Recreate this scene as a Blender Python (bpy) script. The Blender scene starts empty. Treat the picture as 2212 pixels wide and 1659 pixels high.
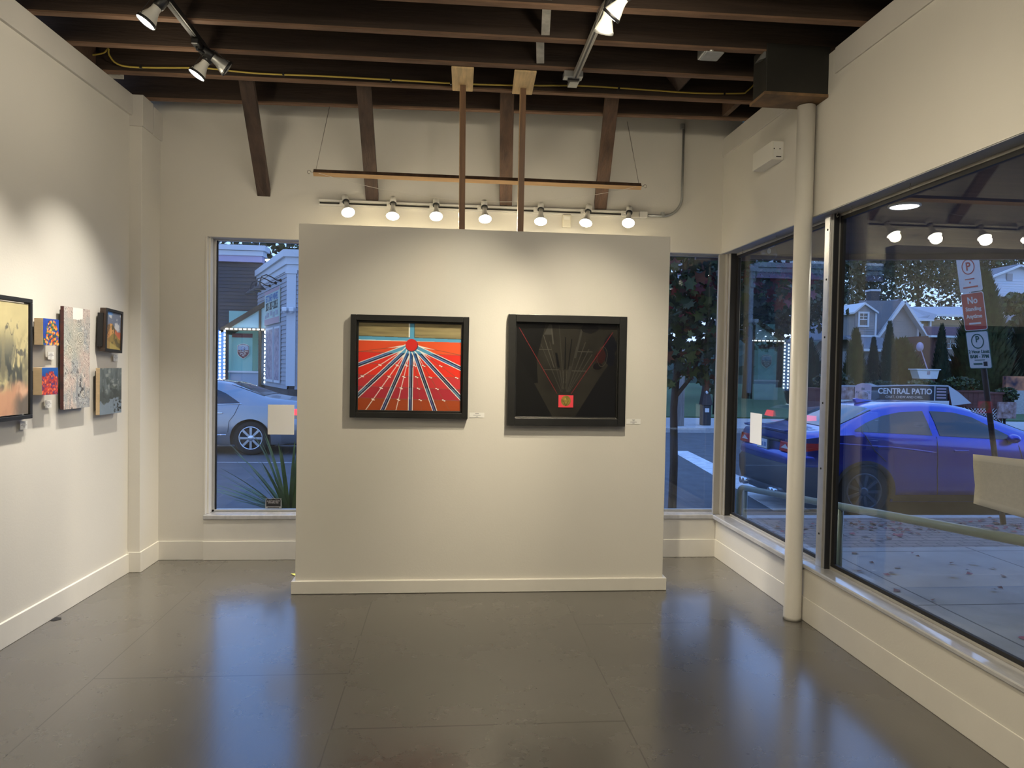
import bpy, bmesh, math, random
import numpy as np
from mathutils import Vector, Matrix
random.seed(7); rng=np.random.default_rng(11)
SC=bpy.context.scene
COL=SC.collection
PI=math.pi
# ------------------------------------------------------------------ materials
def s2l(c):
    f=lambda v: v/12.92 if v<=.04045 else ((v+.055)/1.055)**2.4
    return tuple(f(v/255.0) for v in c)
class NT:
    def __init__(s,m): s.t=m.node_tree
    def n(s,ty,**k):
        o=s.t.nodes.new(ty)
        for a,b in k.items():
            if a=='i':
                for x,y in b.items(): o.inputs[x].default_value=y
            else: setattr(o,a,b)
        return o
    def l(s,a,b): s.t.links.new(a,b)
    def math(s,op,a,b=None,c=None):
        o=s.n('ShaderNodeMath',operation=op)
        for i,v in enumerate((a,b,c)):
            if v is None: continue
            if hasattr(v,'is_output'): s.l(v,o.inputs[i])
            else: o.inputs[i].default_value=v
        return o.outputs[0]
def newmat(name):
    m=bpy.data.materials.new(name); m.use_nodes=True
    nt=NT(m); bs=m.node_tree.nodes['Principled BSDF']
    return m,nt,bs
def mk(name,col,rough=.5,metal=0.,var=0.,vscale=6.,bump=0.,bscale=40.,stretch=(1,1,1),col2=None,coat=0.,spec=.5,emit=None,es=0.,rvar=0.,detail=4,trans=0.,subs=0):
    m,nt,bs=newmat(name)
    bs.inputs['Base Color'].default_value=(*col,1); bs.inputs['Roughness'].default_value=rough
    bs.inputs['Metallic'].default_value=metal; bs.inputs['Coat Weight'].default_value=coat; bs.inputs['Coat Roughness'].default_value=.05
    bs.inputs['Specular IOR Level'].default_value=spec
    if trans: bs.inputs['Transmission Weight'].default_value=trans
    if emit: bs.inputs['Emission Color'].default_value=(*emit,1); bs.inputs['Emission Strength'].default_value=es
    if var or col2 or bump or rvar:
        tc=nt.n('ShaderNodeTexCoord'); mp=nt.n('ShaderNodeMapping'); mp.inputs['Scale'].default_value=stretch
        nt.l(tc.outputs['Object'],mp.inputs['Vector'])
        if var or col2:
            no=nt.n('ShaderNodeTexNoise',i={'Scale':vscale,'Detail':detail,'Roughness':.6}); nt.l(mp.outputs[0],no.inputs['Vector'])
            cr=nt.n('ShaderNodeValToRGB'); e=cr.color_ramp.elements
            a=tuple(max(0,c*(1-var)) for c in col); b=col2 or tuple(min(1,c*(1+var)) for c in col)
            e[0].color=(*a,1); e[1].color=(*b,1); e[0].position=.3; e[1].position=.7
            nt.l(no.outputs['Fac'],cr.inputs['Fac']); nt.l(cr.outputs['Color'],bs.inputs['Base Color'])
            if rvar:
                mr=nt.n('ShaderNodeMapRange',i={'To Min':max(0,rough-rvar),'To Max':rough+rvar}); nt.l(no.outputs['Fac'],mr.inputs['Value']); nt.l(mr.outputs[0],bs.inputs['Roughness'])
        if bump:
            nb=nt.n('ShaderNodeTexNoise',i={'Scale':bscale,'Detail':3.}); nt.l(mp.outputs[0],nb.inputs['Vector'])
            bp=nt.n('ShaderNodeBump',i={'Strength':bump,'Distance':.01}); nt.l(nb.outputs['Fac'],bp.inputs['Height']); nt.l(bp.outputs[0],bs.inputs['Normal'])
    return m
def emis(name,col,s):
    m=bpy.data.materials.new(name); m.use_nodes=True; t=m.node_tree
    t.nodes.remove(t.nodes['Principled BSDF']); e=t.nodes.new('ShaderNodeEmission')
    e.inputs[0].default_value=(*col,1); e.inputs[1].default_value=s
    t.links.new(e.outputs[0],t.nodes['Material Output'].inputs[0]); return m
def glassmat(name,r0=.05,tint=(.93,.96,.97),dirt=.0):
    m=bpy.data.materials.new(name); m.use_nodes=True; nt=NT(m); t=m.node_tree
    t.nodes.remove(t.nodes['Principled BSDF'])
    tr=nt.n('ShaderNodeBsdfTransparent'); tr.inputs[0].default_value=(*tint,1)
    gl=nt.n('ShaderNodeBsdfGlossy'); gl.inputs['Roughness'].default_value=0.0
    g=nt.n('ShaderNodeNewGeometry'); d=nt.n('ShaderNodeVectorMath',operation='DOT_PRODUCT')
    nt.l(g.outputs['Normal'],d.inputs[0]); nt.l(g.outputs['Incoming'],d.inputs[1])
    c=nt.math('ABSOLUTE',d.outputs['Value']); k=nt.math('POWER',nt.math('SUBTRACT',1.,c),5.)
    f=nt.math('MULTIPLY_ADD',k,1-r0,r0)
    mx=nt.n('ShaderNodeMixShader'); nt.l(f,mx.inputs[0]); nt.l(tr.outputs[0],mx.inputs[1]); nt.l(gl.outputs[0],mx.inputs[2])
    nt.l(mx.outputs[0],t.nodes['Material Output'].inputs[0]); return m
def artmat(name,rough=.45,bump=0.):
    m,nt,bs=newmat(name); a=nt.n('ShaderNodeVertexColor',layer_name='Col'); nt.l(a.outputs[0],bs.inputs['Base Color'])
    bs.inputs['Roughness'].default_value=rough
    if bump:
        bw=nt.n('ShaderNodeRGBToBW'); nt.l(a.outputs[0],bw.inputs[0]); bp=nt.n('ShaderNodeBump',i={'Strength':bump,'Distance':.004}); nt.l(bw.outputs[0],bp.inputs['Height']); nt.l(bp.outputs[0],bs.inputs['Normal'])
    return m
# ------------------------------------------------------------------ mesh builder
class MB:
    def __init__(s): s.b=bmesh.new()
    def box(s,x0,y0,z0,x1,y1,z1,mi=0,M=None):
        v=[Vector((x,y,z)) for z in (z0,z1) for y in (y0,y1) for x in (x0,x1)]
        if M is not None: v=[M@p for p in v]
        v=[s.b.verts.new(p) for p in v]
        for f in ((0,2,3,1),(4,5,7,6),(0,1,5,4),(2,6,7,3),(0,4,6,2),(1,3,7,5)):
            s.b.faces.new([v[i] for i in f]).material_index=mi
        return s
    def beam(s,p0,p1,w,h,mi=0,up=(0,0,1)):
        p0,p1=Vector(p0),Vector(p1); d=(p1-p0); L=d.length; d.normalize(); u=Vector(up); r=d.cross(u).normalized(); u=r.cross(d)
        M=Matrix(((r.x,d.x,u.x,p0.x),(r.y,d.y,u.y,p0.y),(r.z,d.z,u.z,p0.z),(0,0,0,1)))
        return s.box(-w/2,0,-h/2,w/2,L,h/2,mi,M)
    def poly(s,pts,mi=0):
        f=s.b.faces.new([s.b.verts.new(p) for p in pts]); f.material_index=mi; return s
    def prism(s,pts,off,mi=0):
        off=Vector(off); n=len(pts); a=[s.b.verts.new(p) for p in pts]; b=[s.b.verts.new(Vector(p)+off) for p in pts]
        fs=[s.b.faces.new(a),s.b.faces.new(b[::-1])]
        for i in range(n): fs.append(s.b.faces.new([a[i],b[i],b[(i+1)%n],a[(i+1)%n]]))
        for f in fs: f.material_index=mi
        return s
    def tube(s,pts,r,seg=10,mi=0,cap=True,rs=None):
        pts=[Vector(p) for p in pts]; n=len(pts); rings=[]
        for i,p in enumerate(pts):
            d=(pts[min(i+1,n-1)]-pts[max(i-1,0)]).normalized()
            if i==0: u=d.orthogonal().normalized()
            else:
                u=(u-d*u.dot(d)).normalized()
            w=d.cross(u); rr=rs[i] if rs else r
            rings.append([s.b.verts.new(p+(u*math.cos(2*PI*k/seg)+w*math.sin(2*PI*k/seg))*rr) for k in range(seg)])
        for i in range(n-1):
            for k in range(seg):
                f=s.b.faces.new([rings[i][k],rings[i][(k+1)%seg],rings[i+1][(k+1)%seg],rings[i+1][k]]); f.material_index=mi; f.smooth=True
        if cap:
            s.b.faces.new(rings[0][::-1]).material_index=mi; s.b.faces.new(rings[-1]).material_index=mi
        return s
    def lathe(s,prof,M=None,seg=28,mi=0,smooth=True):
        M=M or Matrix.Identity(4); rings=[]
        for r,z in prof:
            if r<1e-6: rings.append([s.b.verts.new(M@Vector((0,0,z)))])
            else: rings.append([s.b.verts.new(M@Vector((r*math.cos(2*PI*k/seg),r*math.sin(2*PI*k/seg),z))) for k in range(seg)])
        for a,b in zip(rings[:-1],rings[1:]):
            for k in range(seg):
                q=[a[k%len(a)],a[(k+1)%len(a)],b[(k+1)%len(b)],b[k%len(b)]]
                u=[]
                for v in q:
                    if v not in u: u.append(v)
                if len(u)>2:
                    f=s.b.faces.new(u); f.material_index=mi; f.smooth=smooth
        return s
    def sphere(s,c,r,sx=1,sy=1,sz=1,mi=0,seg=20):
        M=Matrix.Translation(c)@Matrix.Diagonal((sx,sy,sz,1))
        return s.lathe([(r*math.sin(PI*i/12),-r*math.cos(PI*i/12)) for i in range(13)],M,seg,mi)
    def build(s,name,mats,parent=None,loc=None,rot=None,bevel=0,norm=True,smooth=False):
        if norm: bmesh.ops.recalc_face_normals(s.b,faces=s.b.faces[:])
        me=bpy.data.meshes.new(name); s.b.to_mesh(me); s.b.free()
        if smooth:
            for p in me.polygons: p.use_smooth=True
        o=bpy.data.objects.new(name,me); COL.objects.link(o)
        for m in (mats if isinstance(mats,(list,tuple)) else [mats]): me.materials.append(m)
        if parent is not None: o.parent=parent
        if loc: o.location=loc
        if rot: o.rotation_euler=rot
        if bevel:
            b=o.modifiers.new('bevel','BEVEL'); b.width=bevel; b.segments=2; b.limit_method='ANGLE'; b.angle_limit=math.radians(40)
        return o
def mesh_np(name,V,F,mats,parent=None,mi=None,smooth=False,cols=None):
    me=bpy.data.meshes.new(name); me.from_pydata([tuple(v) for v in V],[],[tuple(f) for f in F])
    for m in (mats if isinstance(mats,(list,tuple)) else [mats]): me.materials.append(m)
    if mi is not None: me.polygons.foreach_set('material_index',np.asarray(mi,dtype=np.int32))
    if smooth: me.polygons.foreach_set('use_smooth',[True]*len(me.polygons))
    if cols is not None:
        a=me.color_attributes.new('Col','FLOAT_COLOR','POINT'); a.data.foreach_set('color',np.asarray(cols,dtype=np.float32).ravel())
    me.update(); o=bpy.data.objects.new(name,me); COL.objects.link(o)
    if parent is not None: o.parent=parent
    return o
def tag(o,label=None,cat=None,group=None,kind=None):
    if label: o['label']=label
    if cat: o['category']=cat
    if group: o['group']=group
    if kind: o['kind']=kind
    return o
def thing(name,label,cat,loc=(0,0,0),rotz=0,group=None,rot=None):
    o=bpy.data.objects.new(name,None); COL.objects.link(o); o.location=loc; o.rotation_euler=rot or (0,0,rotz); o.empty_display_size=.1
    return tag(o,label,cat,group)
def st(o): o['kind']='structure'; return o
def dup(root,loc,rot=None,label=None,group=None):
    r=root.copy(); COL.objects.link(r); r.location=loc
    if rot is not None: r.rotation_euler=rot
    if label: r['label']=label
    if group: r['group']=group
    for ch in list(root.children):
        c=ch.copy(); COL.objects.link(c); c.parent=r
        for g in list(ch.children):
            d=g.copy(); COL.objects.link(d); d.parent=c
    return r
def text(body,size,mat,name,parent=None,loc=(0,0,0),rot=(PI/2,0,0),ext=.0008,sx=1.,align='CENTER',bold=0.):
    cu=bpy.data.curves.new('t','FONT'); cu.body=body; cu.size=size; cu.extrude=ext; cu.align_x=align; cu.align_y='CENTER'; cu.offset=bold; cu.resolution_u=3
    t=bpy.data.objects.new('t',cu); COL.objects.link(t); bpy.context.view_layer.update()
    me=bpy.data.meshes.new_from_object(t.evaluated_get(bpy.context.evaluated_depsgraph_get()))
    bpy.data.objects.remove(t); bpy.data.curves.remove(cu)
    o=bpy.data.objects.new(name,me); COL.objects.link(o); me.materials.clear(); me.materials.append(mat)
    o.location=loc; o.rotation_euler=rot; o.scale=(sx,1,1)
    if parent is not None: o.parent=parent
    return o
# smooth value noise on (x,y) arrays
_G=rng.random((64,64))
def vn(x,y):
    x=np.asarray(x,float); y=np.asarray(y,float); i=np.floor(x).astype(int); j=np.floor(y).astype(int); f=x-i; g=y-j; f=f*f*(3-2*f); g=g*g*(3-2*g)
    a=_G[i%64,j%64]; b=_G[(i+1)%64,j%64]; c=_G[i%64,(j+1)%64]; d=_G[(i+1)%64,(j+1)%64]
    return (a*(1-f)+b*f)*(1-g)+(c*(1-f)+d*f)*g
def fbm(x,y,o=4):
    r=0;a=.5
    for k in range(o): r=r+a*vn(x*2**k+17*k,y*2**k+31*k); a*=.5
    return r/(1-.5**o)
def srgb_lin(A):
    A=np.clip(A/255.,0,1); return np.where(A<=.04045,A/12.92,((A+.055)/1.055)**2.4)
def art(name,nu,nv,fn,w,h,mat,parent,plane='xz',off=0.,orig=(0,0)):
    """picture surface: fn(u,v) with v measured from the top -> sRGB 0..255"""
    u,v=np.meshgrid((np.arange(nu))/(nu-1),(np.arange(nv))/(nv-1)); C=0; e=[(-.25,-.25),(.25,-.25),(-.25,.25),(.25,.25)]
    for a,b in e: C=C+srgb_lin(fn(u+a/nu,v+b/nv))
    C=C/4; C=np.concatenate([C,np.ones(C.shape[:2]+(1,))],2).reshape(-1,4)
    a=(orig[0]+u*w).ravel(); b=(orig[1]+(1-v)*h).ravel(); z=np.full_like(a,off)
    V=np.stack([a,z,b],1) if plane=='xz' else np.stack([z,a,b],1)
    i=np.arange(nu*nv).reshape(nv,nu); F=np.stack([i[:-1,:-1],i[1:,:-1],i[1:,1:],i[:-1,1:]],-1).reshape(-1,4)
    if plane!='xz': F=F
    return mesh_np(name,V,F,mat,parent,cols=C)
SKY=2.1; EXPO=0.0
# ------------------------------------------------------------------ material library
M={}
M['wall']=mk('wall_paint',(.66,.635,.58),.55,var=.02,vscale=1.2,bump=.05,bscale=90)
M['trimw']=mk('trim_paint',(.70,.675,.62),.42,var=.03,vscale=5,bump=.03,bscale=30)
M['sill']=mk('worn_sill',(.46,.46,.47),.22,coat=1.,var=.10,vscale=9,stretch=(3,1,1))
M['band']=mk('band_paint',(.60,.575,.535),.5,var=.03,vscale=3)
M['joist']=mk('joist_wood',(.034,.019,.012),.75,var=.45,vscale=5,stretch=(.25,3,3),bump=.25,bscale=30,col2=(.052,.031,.020))
M['joistedge']=mk('joist_edge_wood',(.17,.098,.06),.8,var=.3,vscale=8,stretch=(.4,2,2),bump=.3,bscale=40)
M['deck']=mk('roof_deck',(.022,.014,.010),.9,var=.4,vscale=3,stretch=(1,.2,1))
M['strut']=mk('strut_wood',(.048,.029,.021),.75,var=.45,vscale=7,stretch=(3,1,.6),bump=.5,bscale=25)
M['strut2']=mk('strut_wood_red',(.080,.044,.027),.75,var=.4,vscale=7,stretch=(3,1,.6),bump=.5,bscale=25)
M['pine']=mk('pine_board',(.74,.54,.29),.6,var=.22,vscale=5,stretch=(6,.7,1),bump=.05)
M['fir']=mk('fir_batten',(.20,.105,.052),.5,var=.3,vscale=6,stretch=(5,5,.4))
M['firlit']=mk('fir_lit',(.48,.30,.14),.5,var=.2,vscale=6,stretch=(.4,5,5))  # paler fir for faces that catch light; the light is in the colour
M['steel']=mk('dark_steel',(.014,.013,.010),.6,var=.25,vscale=5)
M['rust']=mk('rusty_steel',(.12,.085,.055),.7,var=.5,vscale=5,col2=(.26,.15,.07))
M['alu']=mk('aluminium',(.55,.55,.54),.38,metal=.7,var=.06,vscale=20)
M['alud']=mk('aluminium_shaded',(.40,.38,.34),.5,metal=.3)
M['galv']=mk('galvanised',(.42,.43,.42),.4,metal=.7,var=.1,vscale=30)
M['black']=mk('black_metal',(.012,.012,.013),.4)
M['gasket']=mk('black_gasket',(.010,.010,.012),.6)
M['head']=mk('grey_head_paint',(.36,.37,.40),.4,var=.05,vscale=8)
M['white']=mk('white_plastic',(.78,.76,.70),.35)
M['offwhite']=mk('offwhite_plastic',(.70,.66,.55),.4)
M['bulb']=mk('bulb_body',(.80,.78,.72),.3)
M['bulbglow']=mk('bulb_body_lit',(.80,.78,.72),.3,emit=(1,.86,.55),es=.9)
M['lamp']=emis('lamp_face',(1.,.93,.78),20.)
M['lampc']=emis('lamp_face_cool',(1.,.96,.9),14.)
M['paper']=mk('white_paper',(.80,.79,.76),.7)
M['ink']=mk('grey_ink',(.16,.16,.18),.7)
M['frameblk']=mk('black_frame',(.016,.016,.015),.35,var=.2,vscale=12)
M['floatw']=mk('maple_panel',(.66,.50,.31),.5,var=.08,vscale=10,stretch=(1,1,6))
M['art']=artmat('painting',.5,.0); M['artg']=artmat('painting_gloss',.28,.0); M['artb']=artmat('painting_thick',.5,.6)
M['yellowcable']=mk('yellow_cable',(.50,.38,.07),.5)
M['yellow']=mk('yellow_paper',(.75,.72,.16),.7)
M['glass']=glassmat('window_glass',.050); M['glassr']=glassmat('plate_glass',.085)
M['wire']=mk('steel_wire',(.30,.28,.25),.4,metal=.8)
M['string']=mk('white_string',(.75,.72,.65),.7)
M['chip']=mk('chipped_white',(.50,.48,.43),.7,var=.3,vscale=14,col2=(.62,.6,.54))
# floor: grey painted plywood with sheet seams, nail specks and scuffs
def floor_mat():
    m,nt,bs=newmat('painted_plywood_floor')
    tc=nt.n('ShaderNodeTexCoord'); sp=nt.n('ShaderNodeSeparateXYZ'); nt.l(tc.outputs['Object'],sp.inputs[0]); X,Y=sp.outputs[0],sp.outputs[1]
    wob=nt.n('ShaderNodeTexNoise',i={'Scale':2.2,'Detail':2.}); nt.l(tc.outputs['Object'],wob.inputs['Vector'])
    wb=nt.math('MULTIPLY',nt.math('SUBTRACT',wob.outputs['Fac'],.5),.008)
    def seam(c,x0,hw=.0030): return nt.math('LESS_THAN',nt.math('ABSOLUTE',nt.math('SUBTRACT',nt.math('ADD',c,wb),x0)),hw)
    def rng_(c,a,b): return nt.math('MULTIPLY',nt.math('GREATER_THAN',c,a),nt.math('LESS_THAN',c,b))
    tot=None
    def add(v):
        nonlocal tot
        tot=v if tot is None else nt.math('MAXIMUM',tot,v)
    for x0 in (-.458,.802,-1.668): add(seam(X,x0,.0030))
    for y0,a,b in ((3.002,-.46,.80),(5.44,-.46,.8),(.56,-.46,.8),(3.545,-1.67,-.46),(1.1,-1.67,-.46),(4.16,.80,2.3),(1.72,.8,2.3),(2.4,-3,-1.67)): add(nt.math('MULTIPLY',seam(Y,y0,.0046),rng_(X,a,b)))
    # colour
    n1=nt.n('ShaderNodeTexNoise',i={'Scale':1.6,'Detail':6.,'Roughness':.62}); nt.l(tc.outputs['Object'],n1.inputs['Vector'])
    cr=nt.n('ShaderNodeValToRGB'); e=cr.color_ramp.elements; e[0].position=.3;e[1].position=.72; e[0].color=(.070,.064,.055,1); e[1].color=(.090,.083,.072,1); nt.l(n1.outputs['Fac'],cr.inputs[0])
    # scuffs
    mp=nt.n('ShaderNodeMapping'); mp.inputs['Scale'].default_value=(5.,.8,1); mp.inputs['Rotation'].default_value=(0,0,.06); nt.l(tc.outputs['Object'],mp.inputs[0])
    n2=nt.n('ShaderNodeTexNoise',i={'Scale':11.,'Detail':5.,'Roughness':.7}); nt.l(mp.outputs[0],n2.inputs['Vector'])
    sc=nt.n('ShaderNodeMapRange',i={'From Min':.72,'From Max':.80}); nt.l(n2.outputs['Fac'],sc.inputs['Value'])
    vo=nt.n('ShaderNodeTexVoronoi',i={'Scale':6.5,'Randomness':1.}); nt.l(tc.outputs['Object'],vo.inputs['Vector'])
    sk=nt.n('ShaderNodeMapRange',i={'From Min':.065,'From Max':.035}); nt.l(vo.outputs['Distance'],sk.inputs['Value'])
    dk=nt.math('MAXIMUM',nt.math('MAXIMUM',nt.math('MULTIPLY',sc.outputs[0],.2),nt.math('MULTIPLY',sk.outputs[0],.75)),nt.math('MULTIPLY',tot,.9))
    mx=nt.n('ShaderNodeMix',data_type='RGBA'); nt.l(dk,mx.inputs[0]); nt.l(cr.outputs[0],mx.inputs[6]); mx.inputs[7].default_value=(.022,.018,.015,1)
    nt.l(mx.outputs[2],bs.inputs['Base Color'])
    # gloss + plywood grain relief running along the boards
    mr=nt.n('ShaderNodeMapRange',i={'From Min':.3,'From Max':.7,'To Min':.24,'To Max':.31}); nt.l(n1.outputs['Fac'],mr.inputs['Value']); nt.l(mr.outputs[0],bs.inputs['Roughness'])
    mg=nt.n('ShaderNodeMapping'); mg.inputs['Scale'].default_value=(42,3.2,1); nt.l(tc.outputs['Object'],mg.inputs[0])
    ng=nt.n('ShaderNodeTexNoise',i={'Scale':1.6,'Detail':5.,'Roughness':.65}); nt.l(mg.outputs[0],ng.inputs['Vector'])
    nf=nt.n('ShaderNodeTexNoise',i={'Scale':60.,'Detail':3.}); nt.l(tc.outputs['Object'],nf.inputs['Vector'])
    hh=nt.math('ADD',nt.math('MULTIPLY',ng.outputs['Fac'],.7),nt.math('MULTIPLY',nf.outputs['Fac'],.35))
    hh=nt.math('SUBTRACT',hh,nt.math('MULTIPLY',tot,1.2))
    bp=nt.n('ShaderNodeBump',i={'Strength':.13,'Distance':.004}); nt.l(hh,bp.inputs['Height']); nt.l(bp.outputs[0],bs.inputs['Normal'])
    bs.inputs['Specular IOR Level'].default_value=.75; bs.inputs['Coat Weight'].default_value=.7; bs.inputs['Coat Roughness'].default_value=.17
    return m
M['floor']=floor_mat()
# outdoors
M['asphalt']=mk('asphalt',(.085,.088,.095),.85,var=.2,vscale=3,bump=.3,bscale=60)
M['concrete']=None
def concrete():
    m,nt,bs=newmat('sidewalk_concrete'); tc=nt.n('ShaderNodeTexCoord'); sp=nt.n('ShaderNodeSeparateXYZ'); nt.l(tc.outputs['Object'],sp.inputs[0]); X,Y=sp.outputs[0],sp.outputs[1]
    def grid(c,step,off,hw): return nt.math('LESS_THAN',nt.math('ABSOLUTE',nt.math('SUBTRACT',nt.math('FRACT',nt.math('DIVIDE',nt.math('ADD',c,off),step)),.5)),hw/step)
    j=nt.math('MAXIMUM',grid(X,1.5,.1,.008),grid(Y,1.5,.35,.008))
    j=nt.math('MULTIPLY',j,nt.math('LESS_THAN',Y,6.55))
    n=nt.n('ShaderNodeTexNoise',i={'Scale':2.5,'Detail':6.}); nt.l(tc.outputs['Object'],n.inputs['Vector'])
    cr=nt.n('ShaderNodeValToRGB'); e=cr.color_ramp.elements; e[0].position=.3;e[1].position=.7; e[0].color=(.25,.245,.235,1); e[1].color=(.34,.335,.32,1); nt.l(n.outputs['Fac'],cr.inputs[0])
    br=nt.n('ShaderNodeTexBrick',i={'Color1':(.25,.20,.18,1),'Color2':(.20,.17,.155,1),'Mortar':(.07,.065,.06,1),'Scale':1.,'Mortar Size':.008,'Brick Width':.22,'Row Height':.11}); nt.l(tc.outputs['Object'],br.inputs['Vector'])
    m1=nt.n('ShaderNodeMix',data_type='RGBA'); nt.l(nt.math('GREATER_THAN',Y,6.55),m1.inputs[0]); nt.l(cr.outputs[0],m1.inputs[6]); nt.l(br.outputs['Color'],m1.inputs[7])
    m2=nt.n('ShaderNodeMix',data_type='RGBA'); nt.l(nt.math('MULTIPLY',j,.85),m2.inputs[0]); nt.l(m1.outputs[2],m2.inputs[6]); m2.inputs[7].default_value=(.05,.05,.05,1)
    nt.l(m2.outputs[2],bs.inputs['Base Color']); bs.inputs['Roughness'].default_value=.8; return m
M['concrete']=concrete()
M['curb']=mk('granite_curb',(.42,.42,.42),.7,var=.15,vscale=12)
M['roadpaint']=mk('worn_road_paint',(.62,.63,.64),.7,var=.25,vscale=6)
M['grass']=mk('lawn',(.06,.11,.035),.9,var=.4,vscale=8)
M['rail']=mk('grey_green_rail',(.15,.185,.15),.3,var=.08,vscale=10)
M['soffit']=mk('canopy_wood',(.10,.062,.04),.7,var=.25,vscale=4,stretch=(.3,4,1))
M['fascia']=mk('canopy_fascia',(.13,.10,.10),.6)
M['leafg']=mk('leaf_green',(.055,.085,.022),.6,var=.4,vscale=3)
M['leafd']=mk('leaf_dark',(.022,.042,.018),.7,var=.4,vscale=1.5)
M['leafo']=mk('leaf_olive',(.032,.048,.026),.7,var=.4,vscale=1.5)
M['leafr']=mk('leaf_red',(.19,.022,.030),.55,var=.4,vscale=3)
M['leafp']=mk('leaf_rust',(.13,.045,.02),.6,var=.4,vscale=3)
M['conifer']=mk('conifer_green',(.016,.036,.018),.8,var=.5,vscale=4)
M['conifer2']=mk('conifer_olive',(.045,.06,.018),.8,var=.5,vscale=4)
M['bark']=mk('bark',(.055,.045,.038),.9,var=.4,vscale=8,stretch=(3,3,.5),bump=.6,bscale=30)
M['blade']=mk('strap_leaf',(.075,.13,.035),.5,var=.35,vscale=6)
M['terracotta']=mk('clay_pot',(.22,.10,.06),.8,var=.15)
M['polewood']=mk('utility_pole_wood',(.33,.31,.29),.85,var=.25,vscale=6,stretch=(4,4,.4),bump=.4)
M['clap']=mk('grey_clapboard',(.30,.31,.34),.7,var=.06,vscale=4)
M['clapd']=mk('dark_clapboard',(.040,.042,.052),.75,var=.08,vscale=4)
M['cornice']=mk('pale_cornice',(.52,.54,.57),.6)
M['lilac']=mk('lilac_band',(.40,.33,.46),.6)
M['brownwood']=mk('brown_stained_wood',(.10,.065,.035),.7,var=.2,vscale=5)
M['teal']=mk('teal_wainscot_glow',(.16,.33,.33),.6,emit=(.16,.42,.42),es=.22)  # faint emission stands in for light inside the porch
M['tealpale']=mk('pale_teal_board_glow',(.34,.50,.52),.6,emit=(.3,.5,.52),es=.15)  # emission again in place of porch light; the board is no lamp
M['counter']=mk('pale_blue_counter',(.35,.42,.50),.6)
M['led']=emis('led_white',(.85,.95,1.),9.)
M['flood']=emis('flood_white',(.9,1.,.9),30.)
M['shieldr']=mk('shield_maroon',(.16,.035,.035),.5); M['shieldb']=mk('shield_blue',(.10,.20,.42),.5)
M['cream']=mk('cream_print',(.75,.70,.60),.6)
M['signpale']=mk('sign_pale_green',(.45,.55,.48),.5,var=.1,vscale=3)
M['signpink']=mk('sign_dusty_pink',(.45,.30,.32),.5)
M['poster']=mk('poster_mix',(.22,.20,.34),.5,var=.6,vscale=7,col2=(.45,.36,.42))
M['dkglass']=mk('dark_window_glass',(.012,.014,.018),.05,spec=.8)
M['brickw']=mk('brick_wall',(.13,.055,.045),.85,var=.25,vscale=25)
M['stonew']=mk('dark_stone_base',(.06,.055,.055),.9,var=.4,vscale=10)
M['housew']=mk('tan_siding',(.29,.27,.26),.75,var=.05)
M['houseo']=mk('buff_siding',(.36,.25,.15),.75,var=.05)
M['houseb']=mk('white_siding',(.55,.60,.68),.7,var=.03)
M['roofs']=mk('grey_shingle',(.16,.17,.19),.85,var=.2,vscale=20)
M['roofp']=mk('pale_shingle',(.38,.39,.42),.8,var=.1,vscale=20)
M['roofr']=mk('maroon_shingle',(.10,.04,.045),.8,var=.2,vscale=20)
M['trimwhite']=mk('white_trim',(.66,.67,.68),.6)
M['planter']=mk('redbrown_boards',(.13,.045,.035),.75,var=.2,vscale=5,stretch=(1,1,6))
M['bannerd']=mk('banner_dark',(.035,.035,.04),.7)
M['bannerl']=mk('banner_edge',(.50,.52,.56),.7)
M['bannero']=mk('banner_orange_picture',(.42,.18,.10),.7,var=.6,vscale=6,col2=(.55,.42,.42))
M['bannerp']=mk('banner_pink_panel',(.48,.36,.42),.7)
M['signw']=mk('sign_white',(.62,.60,.60),.4,var=.05,vscale=20)
M['signr']=mk('sign_red',(.42,.045,.035),.45,var=.1,vscale=12)
M['signg']=mk('sign_green',(.02,.10,.075),.45)
M['signpole']=mk('dark_sign_pole',(.035,.022,.02),.6)
M['mesh']=mk('beige_sling',(.74,.62,.46),.75,var=.06,vscale=60,bump=.5,bscale=300)
M['hem']=mk('beige_hem',(.80,.68,.52),.7)
M['bluepaint']=mk('blue_car_paint',(.004,.030,.36),.30,metal=.88,coat=1.)
M['silverpaint']=mk('silver_car_paint',(.26,.27,.29),.28,metal=.55,coat=1.)
M['greypaint']=mk('grey_car_paint',(.10,.11,.13),.3,metal=.5,coat=1.)
M['carblack']=mk('dark_car_plastic',(.022,.023,.026),.55)
M['tyre']=mk('tyre_rubber',(.015,.015,.016),.85)
M['rim']=mk('alloy_rim',(.62,.64,.66),.22,metal=.9)
M['rimd']=mk('dark_alloy_rim',(.10,.11,.13),.3,metal=.8)
M['chrome']=mk('chrome',(.75,.76,.78),.1,metal=1.)
M['red']=mk('red_lens',(.30,.008,.010),.15,emit=(1,.03,.03),es=.02)
M['redlit']=mk('red_lens_lit',(.5,.01,.02),.15,emit=(1,.03,.04),es=4.)
M['lensw']=mk('clear_lens',(.5,.5,.55),.1)
M['plate']=mk('licence_plate',(.50,.56,.66),.4)
M['mural']=mk('mural_paint',(.20,.14,.40),.7,var=.9,vscale=2.2,col2=(.75,.28,.12),detail=2)
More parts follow.
